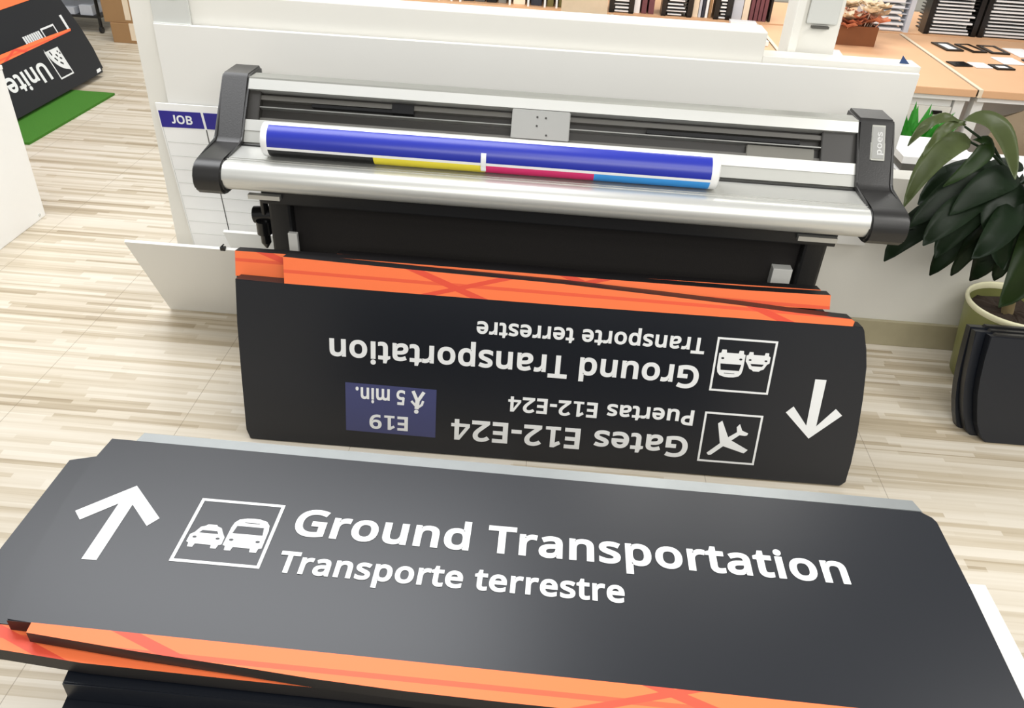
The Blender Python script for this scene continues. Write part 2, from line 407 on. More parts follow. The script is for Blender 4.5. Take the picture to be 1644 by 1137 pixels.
def word_mesh(word):
    """filled mesh of one word in em units; returns mesh, advance"""
    c = bpy.data.curves.new('text', 'CURVE')
    c.dimensions = '2D'
    c.fill_mode = 'BOTH'
    c.extrude = 0.004
    x = 0
    for ch in word:
        adv, loops = GLYPHS[ch]
        for lp in loops.split('|'):
            pts = [tuple(map(int, q.split(','))) for q in lp.split()]
            sp_ = c.splines.new('POLY')
            sp_.points.add(len(pts) - 1)
            for q, pt in zip(sp_.points, pts):
                q.co = ((pt[0] + x) / 1000, (pt[1] + 31) / 770, 0, 1)
            sp_.use_cyclic_u = True
        x += adv
    o = bpy.data.objects.new('text', c)
    COL.objects.link(o)
    dg = bpy.context.evaluated_depsgraph_get()
    me = bpy.data.meshes.new_from_object(o.evaluated_get(dg))
    bpy.data.objects.remove(o)
    bpy.data.curves.remove(c)
    return me, x / 1000

def line_words(body):
    out, x = [], 0.0
    for wd in body.split(' '):
        me, adv = word_mesh(wd)
        out.append((me, x))
        x += adv + 0.30
    lo = min(v.co.x + x_ for me, x_ in out for v in me.vertices)
    hi = max(v.co.x + x_ for me, x_ in out for v in me.vertices)
    for me, x_ in out:
        for v in me.vertices:
            v.co.x = (v.co.x + x_ - lo) / (hi - lo)
        me.materials.clear()
    return [me for me, _ in out]     # x 0..1 over the line, y 0..1 over the cap height

def lettering(parent, body, u0, w0, width, cap, rot=False, lift=0.0008, m='vinyl', name='lettering'):
    """u0,w0: start of the baseline; rot=True writes it upside down"""
    s = -1 if rot else 1
    for me in line_words(body):
        for v in me.vertices:
            v.co = (u0 + s * v.co.x * width, w0 + s * v.co.y * cap, lift + v.co.z * 0.1)
        me.name = name
        link(name, me, m, parent)

def flat(parent, name, polys, m, lift=0.0008, th=0.0005):
    bm = bmesh.new()
    for p in polys:
        prism(bm, p, lift - th, lift)
    return obj(name, bm, m, parent)

def square_outline(u0, u1, w0, w1, t):
    return [[(u0, w0), (u1, w0), (u1, w0 + t), (u0, w0 + t)], [(u0, w1 - t), (u1, w1 - t), (u1, w1), (u0, w1)],
            [(u0, w0 + t), (u0 + t, w0 + t), (u0 + t, w1 - t), (u0, w1 - t)], [(u1 - t, w0 + t), (u1, w0 + t), (u1, w1 - t), (u1 - t, w1 - t)]]

TAXI = [(0.076, 0.298), (0.075, 0.407), (0.115, 0.442), (0.155, 0.530), (0.205, 0.552), (0.225, 0.575), (0.325, 0.575), (0.345, 0.552), (0.392, 0.535), (0.442, 0.448), (0.474, 0.402), (0.477, 0.296), (0.445, 0.282), (0.435, 0.228), (0.372, 0.228), (0.362, 0.276), (0.18, 0.276), (0.170, 0.226), (0.112, 0.226), (0.106, 0.280)]
TAXIW = [(0.165, 0.44), (0.192, 0.482), (0.362, 0.482), (0.388, 0.441)]
BUS = [(0.492, 0.290), (0.496, 0.560), (0.510, 0.640), (0.549, 0.690), (0.630, 0.716), (0.710, 0.722), (0.790, 0.716), (0.872, 0.690), (0.915, 0.635), (0.932, 0.55), (0.935, 0.287), (0.901, 0.277), (0.892, 0.218), (0.818, 0.218), (0.808, 0.272), (0.612, 0.272), (0.602, 0.218), (0.532, 0.218), (0.524, 0.277)]
BUSW = [(0.538, 0.474), (0.556, 0.590), (0.866, 0.590), (0.886, 0.474)]

def ell(cx, cy, rx, ry, n=10):
    return [(cx + rx * math.cos(2 * math.pi * k / n), cy + ry * math.sin(2 * math.pi * k / n)) for k in range(n)]

def vehicles(parent, fu, border):
    """taxi and bus pictogram; fu maps the unit square to the sign face"""
    bm = bmesh.new()
    for p in border: prism(bm, p, 0.0003, 0.0008)
    for p in (TAXI, BUS): prism(bm, [fu(*q) for q in p], 0.0003, 0.0008)
    dark = [TAXIW, BUSW, ell(0.141, 0.372, 0.024, 0.016), ell(0.405, 0.372, 0.024, 0.016), ell(0.560, 0.375, 0.026, 0.018), ell(0.862, 0.375, 0.026, 0.018), [(0.625, 0.642), (0.625, 0.652), (0.800, 0.652), (0.800, 0.642)]]
    for p in dark: prism(bm, [fu(*q) for q in p], 0.0007, 0.0011, mi_top=1, mi_side=1)
    return obj('vehicle_pictogram', bm, ['vinyl', 'sign'], parent)

def sign_body(parent, outline, th, strip=None, strip_mat=None, rail=None, m='sign'):
    bm = bmesh.new()
    prism(bm, outline, -th, 0.0, bev=0.0018, mi_top=0, mi_side=1)
    obj('sign_panel', bm, [m, 'signedge'], parent)
    if strip:
        bm = bmesh.new()
        prism(bm, strip, -th * 0.9, 0.0006, mi_top=0, mi_side=1)
        obj('orange_strip', bm, [strip_mat, 'signedge'], parent)
    if rail:
        bm = bmesh.new()
        prism(bm, rail, -th * 0.8, -0.001, bev=0.0015)
        obj('mounting_rail', bm, 'rail', parent)

def set_frame(o, origin, u, w, n):
    m = Matrix.Identity(4)
    for i in range(3):
        m[i][0], m[i][1], m[i][2], m[i][3] = u[i], w[i], n[i], origin[i]
    o.matrix_world = m

# ------------------------------------------------------------------ setting
struct(obj('floor', bx(-7, 6, -1.5, 9.0, -0.05, 0.0), 'floor'))
bm = bmesh.new()
box(bm, -1.275, 0.588, 2.46, 2.56, 0, 1.0, bev=0.003)
box(bm, 0.588, 1.04, 2.46, 2.54, 0, 0.935)
box(bm, 1.04, 3.2, 2.46, 2.54, 0, 0.60)
struct(obj('wall_back', bm, 'paint'))
struct(obj('baseboard_back', bx(-1.275, 3.2, 2.445, 2.46, 0.0, 0.095, bev=0.002), 'base'))
struct(obj('wall_far', bx(-7, 6, 8.9, 9.0, 0, 2.6), 'paint'))
# white square column rising behind the partition
bm = bmesh.new()
box(bm, 0.685, 0.815, 2.56, 2.70, 0, 2.6, bev=0.003)
box(bm, 0.675, 0.700, 2.545, 2.575, 0, 2.6, bev=0.003)
colm = struct(obj('trim_1', bm, 'paint'))
obj('control_panel', bx(0.712, 0.802, 2.548, 2.5599, 1.015, 1.35, bev=0.004), 'greypanel', colm)
obj('slot', bx(0.730, 0.780, 2.546, 2.5599, 1.003, 1.009), 'mgrey', colm)

# ------------------------------------------------------------------ front sign stack
SIGN_GROUP = None
OUT_A = [(-0.815, 1.162), (-0.819, 1.10), (-0.820, 1.051), (-0.817, 1.0), (-0.812, 0.949), (-0.806, 0.895), (-0.799, 0.845), (-0.790, 0.795), (-0.780, 0.748), (-0.772, 0.737),
         (-0.732, 0.736), (0.50, 0.7205), (0.768, 0.7185), (0.770, 0.753), (0.7745, 0.962), (0.775, 1.125), (0.770, 1.136), (0.752, 1.150)]
yo = 0.95
rel = lambda P: [(x, y - yo) for x, y in P]
frontA = thing('wayfinding_sign', 'charcoal ground transportation sign lying flat on top of the front stack', 'sign', (0, yo, 0.433))
sign_body(frontA, rel(OUT_A), 0.024,
          strip=rel([(-0.732, 0.736), (-0.730, 0.718), (-0.56, 0.704), (-0.382, 0.693), (-0.286, 0.686), (-0.15, 0.680), (0.0, 0.677), (0.3, 0.674), (0.768, 0.672), (0.768, 0.7185), (0.50, 0.7205), (0.206, 0.725), (-0.299, 0.731)]),
          strip_mat=orange_mat('orange_print', 0.10, -0.252),
          rail=rel([(-0.768, 1.155), (-0.762, 1.187), (0.748, 1.180), (0.757, 1.150)]))
lettering(frontA, 'Ground Transportation', -0.397, 0.004, 0.965, 0.063)
lettering(frontA, 'Transporte terrestre', -0.400, -0.078, 0.579, 0.0455)
flat(frontA, 'arrow_symbol', [rel(p) for p in (
    [(-0.708, 1.039), (-0.634, 0.966), (-0.648, 0.946), (-0.6935, 0.9915), (-0.7205, 0.9915), (-0.767, 0.947), (-0.785, 0.966)],
    [(-0.6945, 0.992), (-0.6955, 0.864), (-0.7205, 0.863), (-0.7195, 0.992)])], 'vinyl')
sq = (-0.579, -0.427, 0.8755 - yo, 1.0225 - yo)
vehicles(frontA, lambda a, b: (sq[0] + a * 0.152, sq[2] + b * 0.150), square_outline(*sq, 0.0058))

frontB = thing('wayfinding_sign', 'second sign of the front stack, orange edge showing past the top sign', 'sign', (0, yo, 0.406))
outB = [(-0.885, 1.12), (-0.885, 0.747), (0.72, 0.735), (0.755, 0.76), (0.762, 1.15), (-0.75, 1.17)]
sign_body(frontB, rel(outB), 0.028,
          strip=rel([(-0.880, 0.747), (-0.880, 0.708), (-0.771, 0.7035), (-0.640, 0.694), (-0.387, 0.690), (0.0, 0.6865), (0.72, 0.685), (0.72, 0.735)]),
          strip_mat=orange_mat('orange_print_b', 0.36, -0.229))
lower = [(0.3765, 0.040, -0.668, 0.677, 0.70, 'black sign directly under the two orange-edged signs of the front stack'),
         (0.3355, 0.042, -0.668, 0.630, 0.72, 'black sign below the grey-fronted one in the front stack, jutting nearest the camera')]
z = 0.3765
first = None
for i in range(2):
    zt, th, x0, y0, x1, lab = lower[i]
    t = thing('wayfinding_sign', lab, 'sign', (0, yo, zt - th))
    bm = bmesh.new()
    prism(bm, [(x0, y0 - yo), (x1, y0 - yo), (x1 + 0.03, 0.05), (x1, 0.19), (x0, 0.19), (x0 - 0.045, 0.06)], 0, th, bev=0.002)
    obj('sign_panel', bm, 'sign', t)
# plain signs beneath, down to the floor
for i in range(7):
    zt = 0.2925 - i * 0.0418
    t = thing('wayfinding_sign', 'black sign low down in the front stack', 'sign', (random.uniform(-0.02, 0.02), yo + random.uniform(-0.008, 0.008), zt - 0.0408), 0, 'lower signs of the front stack')
    bm = bmesh.new()
    prism(bm, [(-0.66, -0.27), (0.68, -0.27), (0.71, 0.05), (0.68, 0.18), (-0.66, 0.18), (-0.70, 0.06)], 0, 0.0405, bev=0.002)
    obj('sign_panel', bm, 'sign', t)
# white sheet between the signs, showing along the right end
o = obj('foam_sheet', bx(0.60, 0.822, -0.17, 0.052, 0, 0.0012), 'white')
o.location = (0, yo, 0.4072)
tag(o, 'white sheet edge poking out under the right end of the top front sign', 'sheet')

# ------------------------------------------------------------------ back sign stack, leaning upside down
def lean_frame(al, ps, rh):
    al, ps, rh = R(al), R(ps), R(rh)
    u = Vector((math.cos(ps), math.sin(ps), 0)); b = Vector((-math.sin(ps), math.cos(ps), 0))
    w = math.sin(al) * b + math.cos(al) * Vector((0, 0, 1))
    u2 = math.cos(rh) * u + math.sin(rh) * w
    w2 = -math.sin(rh) * u + math.cos(rh) * w
    return u2, w2, u2.cross(w2)
U, Wv, Nn = lean_frame(11.786, 0.23, 0.141)
Q0 = Vector((0, 1.68, 0.0))
OUT_BACK = [(-0.783, 0.468), (-0.786, 0.345), (-0.785, 0.201), (-0.783, 0.031), (-0.773, 0.004), (-0.70, 0.004), (0.862, 0.003), (0.874, 0.015), (0.8755, 0.073), (0.873, 0.159), (0.864, 0.269), (0.853, 0.357), (0.841, 0.408), (0.826, 0.455), (0.820, 0.464), (0.794, 0.465), (0.056, 0.463), (-0.655, 0.466)]
backA = thing('wayfinding_sign', 'black sign standing upside down in front of the back stack, Gates E12-E24', 'sign')
set_frame(backA, Q0, U, Wv, Nn)
sign_body(backA, OUT_BACK, 0.042,
          strip=[(-0.655, 0.466), (0.056, 0.463), (0.794, 0.465), (0.796, 0.478), (0.787, 0.484), (0.643, 0.490), (0.518, 0.498), (0.319, 0.508), (0.051, 0.520), (-0.283, 0.527), (-0.512, 0.533), (-0.655, 0.537)],
          strip_mat=orange_mat('orange_print_c', 0.62, 0.494))
lettering(backA, 'Ground Transportation', 0.432, 0.3245, 0.974, 0.0645, rot=True)
lettering(backA, 'Transporte terrestre', 0.435, 0.4035, 0.590, 0.0445, rot=True)
lettering(backA, 'Gates E12-E24', 0.433, 0.1155, 0.645, 0.063, rot=True)
lettering(backA, 'Puertas E12-E24', 0.436, 0.1965, 0.497, 0.045, rot=True)
p = flat(backA, 'walk_time_panel', [[(-0.502, 0.055), (-0.255, 0.053), (-0.255, 0.198), (-0.502, 0.200)]], 'mins', lift=0.0006)
lettering(p, 'E19', -0.331, 0.1095, 0.106, 0.043, rot=True, lift=0.0012)
lettering(p, '5 min.', -0.340, 0.189, 0.134, 0.044, rot=True, lift=0.0012)
def stroke(a, b, t):
    a, b = Vector(a), Vector(b)
    d = (b - a).normalized(); s = Vector((-d.y, d.x)) * t / 2
    e = d * t * 0.3
    return [tuple(a - s - e), tuple(b - s + e), tuple(b + s + e), tuple(a + s - e)]
wk = [stroke((-0.317, 0.187), (-0.306, 0.160), 0.009), stroke((-0.290, 0.186), (-0.305, 0.160), 0.009), stroke((-0.3055, 0.162), (-0.3075, 0.140), 0.0115),
      stroke((-0.321, 0.158), (-0.308, 0.143), 0.0065), stroke((-0.291, 0.160), (-0.294, 0.150), 0.0065), stroke((-0.294, 0.150), (-0.306, 0.140), 0.0065), ell(-0.3085, 0.1285, 0.0062, 0.0062, 12)]
bm = bmesh.new()
for i, q in enumerate(wk): prism(bm, q, 0.0006, 0.0012 + i * 0.00004)
obj('walking_figure', bm, 'vinyl', p)
ARW = [(0.732, 0.312), (0.760, 0.314)]
flat(backA, 'arrow_symbol', [[(0.731, 0.313), (0.760, 0.313), (0.7605, 0.1775), (0.7345, 0.1775)],
     [(0.801, 0.233), (0.821, 0.215), (0.748, 0.140), (0.674, 0.212), (0.691, 0.231), (0.7345, 0.1778), (0.7605, 0.1778)]], 'vinyl')
sA = (0.464, 0.618, 0.2585, 0.4095)
vehicles(backA, lambda a, b: (sA[1] - a * 0.154, sA[3] - b * 0.152), square_outline(*sA, 0.0055))
PLANE = [(0.486, 0.073), (0.517, 0.105), (0.503, 0.164), (0.513, 0.173), (0.536, 0.125), (0.557, 0.142), (0.554, 0.157), (0.561, 0.167), (0.570, 0.148), (0.587, 0.141), (0.585, 0.135), (0.579, 0.133), (0.565, 0.134), (0.546, 0.116), (0.594, 0.091), (0.585, 0.080), (0.527, 0.097), (0.498, 0.068), (0.491, 0.067)]
bm = bmesh.new()
for q in square_outline(0.464, 0.618, 0.046, 0.1965, 0.0055): prism(bm, q, 0.0003, 0.0008)
prism(bm, PLANE, 0.0003, 0.0008)
obj('aeroplane_pictogram', bm, 'vinyl', backA)

backB = thing('wayfinding_sign', 'middle sign of the leaning back stack, orange edge visible behind the Gates sign', 'sign')
set_frame(backB, Q0 - Nn * 0.046, U, Wv, Nn)
sign_body(backB, [(-0.797, 0.464), (-0.80, 0.25), (-0.795, 0.012), (0.75, 0.012), (0.745, 0.464)], 0.040,
          strip=[(-0.799, 0.462), (0.745, 0.490), (0.740, 0.528), (0.524, 0.525), (0.05, 0.527), (-0.524, 0.531), (-0.796, 0.530)],
          strip_mat=orange_mat('orange_print_d', 0.25, 0.500))
backC = thing('wayfinding_sign', 'rearmost sign of the leaning back stack, thin orange line against the black cloth', 'sign')
set_frame(backC, Q0 - Nn * 0.090, U, Wv, Nn)
sign_body(backC, [(-0.56, 0.470), (-0.57, 0.25), (-0.56, 0.018), (0.76, 0.018), (0.75, 0.470)], 0.040,
          strip=[(-0.54, 0.468), (0.735, 0.475), (0.728, 0.5275), (0.53, 0.526), (0.17, 0.523), (-0.30, 0.527), (-0.54, 0.529)],
          strip_mat=orange_mat('orange_print_e', 0.80, 0.51))

# ------------------------------------------------------------------ plotter
PL = thing('wide_format_plotter', 'wide silver and black print-finishing machine on a black stand behind the signs', 'plotter', (0, 2.05, 0))
py = lambda pr: [(y - 2.05, zz) for y, zz in pr]
cap_prof = [(2.276, 0.853), (2.270, 0.860), (2.180, 0.862), (2.170, 0.855), (2.070, 0.722), (2.055, 0.713), (1.935, 0.714), (1.912, 0.709), (1.897, 0.697), (1.888, 0.680), (1.886, 0.660), (1.892, 0.642), (1.908, 0.628), (1.930, 0.622), (2.10, 0.610), (2.22, 0.640), (2.276, 0.74)]
for x0, x1 in ((-0.907, -0.830), (0.803, 0.900)):
    bm = profile_x(bmesh.new(), py(cap_prof), x0, x1, bev=0.006)
    c = obj('end_cap', bm, 'cap', PL, smooth=True, ang=30)
    if x0 > 0:
        capR = c
# slanted frame helpers: s runs up the slanted front, d is depth behind it
B2 = Vector((2.064, 0.710)); A2 = Vector((2.175, 0.855)); dS = (A2 - B2).normalized(); nS = Vector((-dS.y, dS.x))  # nS points to the camera (-y,+z)
def sp(s, d=0.0):
    p = B2 + dS * s - nS * d
    return (p.x - 2.05, p.y)
# badge
bm = bmesh.new()
q = [(0.8365, sp(0.172, -0.007)), (0.874, sp(0.172, -0.007)), (0.877, sp(0.077, -0.007)), (0.8385, sp(0.077, -0.007))]
def slab(bm, x0, x1, s0, s1, d0, d1, bev=0.0):
    pts = [(s0, d0), (s1, d0), (s1, d1), (s0, d1)]
    profile_x(bm, [sp(*p) for p in pts], x0, x1, bev=bev)
bm = bmesh.new()
slab(bm, 0.838, 0.876, 0.077, 0.172, -0.0055, 0.004, bev=0.002)
obj('badge', bm, 'alug', capR)
bm = bmesh.new()
slab(bm, 0.842, 0.872, 0.082, 0.167, -0.0063, -0.005)
o = obj('badge_plate', bm, 'plate', capR)
me = line_words('poes')[0]
for v in me.vertices:
    a, b = v.co.x, v.co.y
    y_, z_ = sp(0.092 + a * 0.062, -0.0068)
    v.co = (0.8665 - b * 0.016, y_, z_)
link('badge_lettering', me, 'whitegloss', capR)
XL, XR = -0.832, 0.805
bm = bmesh.new()
profile_x(bm, [sp(0.150), sp(0.1785), sp(0.1785, 0.03), sp(0.150, 0.03)], XL, XR)
obj('upper_beam', bm, 'aluw', PL)
bm = bmesh.new()
profile_x(bm, [sp(0.1785, 0.001), (2.176 - 2.05, 0.8555), (2.226 - 2.05, 0.853), (2.226 - 2.05, 0.80), sp(0.1785, 0.03)], XL, XR)
obj('beam_top', bm, 'alug', PL)
bm = bmesh.new()
slab(bm, XL, XR, 0.036, 0.066, 0.0, 0.05)
obj('lower_beam', bm, 'aluw', PL)
bm = bmesh.new()
slab(bm, XL, XR, 0.004, 0.036, 0.002, 0.05)
obj('lower_beam_skirt', bm, 'skirt', PL)
bm = bmesh.new()
slab(bm, XL, XR, 0.05, 0.165, 0.034, 0.060)
obj('window_housing', bm, 'dgrey', PL)
bm = bmesh.new()
slab(bm, XL, XR, 0.128, 0.140, 0.016, 0.034)
obj('guide_rail', bm, 'mgrey', PL)
bm = bmesh.new()
slab(bm, XL, XR, 0.1055, 0.1085, 0.013, 0.034)
obj('guide_rail', bm, 'steel', PL)
bm = bmesh.new()
slab(bm, XL, XR, 0.068, 0.080, 0.022, 0.034)
obj('guide_rail', bm, 'mgrey', PL)
for x0, x1, lab in ((-0.832, -0.80, 0), (0.715, 0.805, 1)):
    bm = bmesh.new()
    slab(bm, x0, x1, 0.064, 0.150, 0.010, 0.034, bev=0.002)
    obj('side_block', bm, 'dgrey', PL)
bm = bmesh.new()
slab(bm, 0.52, 0.70, 0.070, 0.103, 0.020, 0.034, bev=0.002)
obj('motor_cover', bm, 'cover', PL)
bm = bmesh.new()
slab(bm, -0.66, -0.40, 0.118, 0.126, 0.018, 0.034, bev=0.001)
slab(bm, -0.44, -0.38, 0.116, 0.142, 0.012, 0.034, bev=0.001)
obj('cable_chain', bm, 'blackgloss', PL)
bm = bmesh.new()
slab(bm, 0.25, 0.66, 0.112, 0.122, 0.016, 0.034, bev=0.001)
obj('cable_chain', bm, 'blackgloss', PL)
bm = bmesh.new()
slab(bm, -0.113, 0.043, 0.068, 0.1475, -0.002, 0.03, bev=0.002)
car = obj('carriage', bm, 'plate', PL)
for x, s in ((-0.045, 0.128), (-0.022, 0.127), (-0.045, 0.104), (-0.018, 0.080)):
    a = sp(s, -0.002); b = sp(s, -0.0032)
    bm = bmesh.new()
    cyl(bm, (x, a[0], a[1]), (x, b[0], b[1]), 0.0028, n=10)
    obj('screw', bm, 'dgrey', car)
bm = bmesh.new()
profile_x(bm, py([(1.925, 0.708), (1.93, 0.7085), (2.060, 0.7065), (2.075, 0.70), (2.075, 0.665), (1.93, 0.665)]), XL, XR)
box(bm, XL, XR, 1.945 - 2.05, 1.948 - 2.05, 0.7084, 0.7100)
box(bm, XL, XR, 1.958 - 2.05, 1.961 - 2.05, 0.7084, 0.7096)
obj('feed_tray', bm, 'alu', PL)
obj('tray_gap', bx(XL, XR, 2.052 - 2.05, 2.062 - 2.05, 0.7, 0.7105), 'blackgloss', PL)
bm = bmesh.new()
cyl(bm, (XL, 1.929 - 2.05, 0.673), (XR, 1.929 - 2.05, 0.673), 0.0358, n=48)
obj('front_roller', bm, 'aluw', PL, smooth=True)
obj('under_frame', bx(-0.76, 0.76, -0.09, 0.16, 0.585, 0.645, bev=0.004), 'black', PL)
bm = bx(-0.768, -0.705, -0.03, 0.05, 0.05, 0.59, bev=0.008)
obj('leg', bm, 'black', PL)
bm = bx(0.702, 0.764, -0.03, 0.05, 0.05, 0.59, bev=0.008)
obj('leg', bm, 'black', PL)
for x in (-0.735, 0.733):
    obj('foot', bx(x - 0.035, x + 0.035, -0.10, 0.10, 0.02, 0.055, bev=0.008), 'black', PL)
    for yy_ in (-0.08, 0.08):
        bm = bmesh.new()
        cyl(bm, (x - 0.012, yy_, 0.0205), (x + 0.012, yy_, 0.0205), 0.02, n=18)
        obj('caster', bm, 'blackgloss', PL, smooth=True)
obj('front_cloth', bx(-0.707, 0.704, 0.0, 0.012, 0.16, 0.592), 'cloth', PL)
bm = bx(-0.716, -0.690, -0.045, -0.031, 0.30, 0.480, bev=0.002)
obj('side_bracket', bm, 'bracket', PL)
obj('side_bracket', bx(0.637, 0.690, -0.030, 0.001, 0.30, 0.479, bev=0.002), 'bracket', PL)
obj('side_bracket', bx(0.655, 0.755, -0.106, -0.0905, 0.603, 0.616), 'alu', PL)
bm = bmesh.new()
box(bm, -0.79, -0.705, -0.106, -0.0905, 0.603, 0.615)
obj('side_bracket', bm, 'alu', PL)
bm = bmesh.new()
cyl(bm, (-0.82, 0.0, 0.508), (-0.765, 0.0, 0.513), 0.024, n=20)
cyl(bm, (-0.785, -0.012, 0.56), (-0.785, -0.012, 0.46), 0.011, n=14)
cyl(bm, (-0.79, -0.02, 0.50), (-0.79, -0.02, 0.462), 0.021, n=18)
cyl(bm, (-0.792, -0.012, 0.462), (-0.792, -0.012, 0.430), 0.014, n=14)
cyl(bm, (-0.792, -0.012, 0.430), (-0.792, -0.012, 0.412), 0.014, 0.003, n=14)
obj('clamp_knob', bm, 'blackgloss', PL, smooth=True)

# rolled blue print on the tray
rr = 0.0435
rc = Vector((1.992, 0.7095 + rr))
rl = thing('rolled_print', 'rolled blue banner print with white ends lying on the machine tray', 'print roll', (-0.16, rc.x, rc.y - rr))
bm = bmesh.new()
XA, XB = -0.740, 0.422
xs = [XA, XA + 0.016, -0.452, -0.166, 0.112, XB - 0.018, XB]
angs = [-180, -69, -69 + 7, -17, -7, 76, 90, 135, 180]
def fine(lo, hi, st=6):
    n = max(1, int(abs(hi - lo) / st))
    return [lo + (hi - lo) * i / n for i in range(n)]
seq = []
for a, b in zip(angs, angs[1:]): seq += fine(a, b)
seq.append(180)
def ring(x, r=rr):
    return [bm.verts.new((x + 0.16, -math.cos(R(t)) * r, rr + math.sin(R(t)) * r)) for t in seq[:-1]]
rings = [ring(x) for x in xs]
strip_m = [3, 4, 5, 6]  # black, yellow, magenta, cyan
for i in range(len(xs) - 1):
    for k in range(len(seq) - 1):
        t = (seq[k] + seq[k + 1]) / 2
        k2 = (k + 1) % (len(seq) - 1)
        f = bm.faces.new((rings[i][k], rings[i][k2], rings[i + 1][k2], rings[i + 1][k]))
        f.smooth = True
        mi = 0
        if 0 < i < len(xs) - 2:
            if -7 < t < 76: mi = 1
            elif -180 < t < -17: mi = strip_m[min(i - 1, 3)]
        f.material_index = mi
# spiral-wound open ends
for x, sgn in ((XA, -1), (XB, 1)):
    base = rings[0] if sgn < 0 else rings[-1]
    inn = ring(x + sgn * 0.004, rr * 0.80)
    dp = ring(x - sgn * 0.03, rr * 0.62)
    for k in range(len(inn)):
        k2 = (k + 1) % len(inn)
        bm.faces.new((base[k], base[k2], inn[k2], inn[k]))
        bm.faces.new((inn[k], inn[k2], dp[k2], dp[k]))
    bm.faces.new(dp)
me = bpy.data.meshes.new('print_sheet')
bmesh.ops.recalc_face_normals(bm, faces=bm.faces[:])
bm.to_mesh(me); bm.free()
link('print_sheet', me, ['whitegloss', 'blue', 'white', 'blackgloss', 'yellow', 'magenta', 'cyan'], rl)
bm = bmesh.new()
N_ = 10
for k in range(N_):
    a0, a1 = R(-42 + 68 * k / N_), R(-42 + 68 * (k + 1) / N_)
    q = []
    for x in (-0.176, -0.163):
        for r_ in (rr + 0.0003, rr + 0.0022):
            for a in (a0, a1):
                q.append((x + 0.16, -math.cos(a) * r_, rr + math.sin(a) * r_))
    vs = [bm.verts.new(v) for v in q]
    for f in ((0, 1, 3, 2), (4, 6, 7, 5), (0, 4, 5, 1), (2, 3, 7, 6), (0, 2, 6, 4), (1, 5, 7, 3)):
        bm.faces.new([vs[i] for i in f])
bmesh.ops.remove_doubles(bm, verts=bm.verts[:], dist=1e-5)
obj('tape_tab', bm, 'vinyl', rl, smooth=True)

# ------------------------------------------------------------------ boards on and under the partition
o = obj('foam_board', bx(-1.118, 1.118, -0.008, 0.008, 0, 0.545, bev=0.0015), 'white')
o.rotation_euler = (0, -R(0.20), 0)
o.location = (-0.082, 2.444, 0.372)
tag(o, 'big white foam board against the partition behind the machine', 'board')

jb = thing('job_board', 'white job schedule sheet with a dark blue header row, left of the machine', 'notice board', (-0.98, 2.425, 0.17))
jx = lambda P: [(x + 0.98, 0, zz - 0.17) for x, zz in P]
def yprism(bm, P, y0, y1, mi=0):
    a = [bm.verts.new((x + 0.98, y0, zz - 0.17)) for x, zz in P]
    b = [bm.verts.new((x + 0.98, y1, zz - 0.17)) for x, zz in P]
    fs = [bm.faces.new(a), bm.faces.new(b[::-1])]
    n = len(P)
    for i in range(n): fs.append(bm.faces.new((a[i], b[i], b[(i + 1) % n], a[(i + 1) % n])))
    for f in fs: f.material_index = mi
bm = bmesh.new()
yprism(bm, [(-1.238, 0.680), (-0.74, 0.680), (-0.74, 0.17), (-1.198, 0.17)], 0.0, 0.006)
lx = lambda zz: -1.232 + (0.657 - zz) * 0.0735
for i in range(9):
    zz = 0.5585 - i * 0.0455
    yprism(bm, [(lx(zz) + 0.004, zz), (-0.75, zz), (-0.75, zz - 0.0016), (lx(zz) + 0.004, zz - 0.0016)], -0.0006, 0.001, 1)
dx = lambda zz: -1.091 + (0.657 - zz) * 0.060
yprism(bm, [(dx(0.605) - 0.0015, 0.605), (dx(0.605) + 0.0015, 0.605), (dx(0.19) + 0.0015, 0.19), (dx(0.19) - 0.0015, 0.19)], -0.0007, 0.001, 2)
yprism(bm, [(lx(0.605), 0.605), (lx(0.605) + 0.0016, 0.605), (lx(0.18) + 0.0016, 0.18), (lx(0.18), 0.18)], -0.0006, 0.001, 1)
obj('sheet', bm, ['whitegloss', 'greypanel', 'dgrey'], jb)
bm = bmesh.new()
yprism(bm, [(-1.232, 0.657), (-1.0985, 0.659), (-1.093, 0.608), (-1.229, 0.605)], -0.001, 0.001)
yprism(bm, [(-1.090, 0.659), (-0.75, 0.662), (-0.75, 0.611), (-1.085, 0.608)], -0.001, 0.001)
hd = obj('header_row', bm, 'navy', jb)
me = line_words('JOB')[0]
for v in me.vertices:
    v.co = (-1.194 + v.co.x * 0.066 + 0.98, -0.0016 - v.co.z * 0.05, 0.619 + v.co.y * 0.027 - 0.17)
link('lettering', me, 'vinyl', hd)

o = obj('paper_corner', prism(bmesh.new(), [(-0.012, 0), (0.016, 0), (-0.008, 0.022)], -0.001, 0.001), 'corner')
o.rotation_euler = (R(90), 0, 0)
o.location = (1.0, 2.49, 0.9352)
tag(o, 'small dark blue paper corner sticking up at the right end of the partition', 'paper')

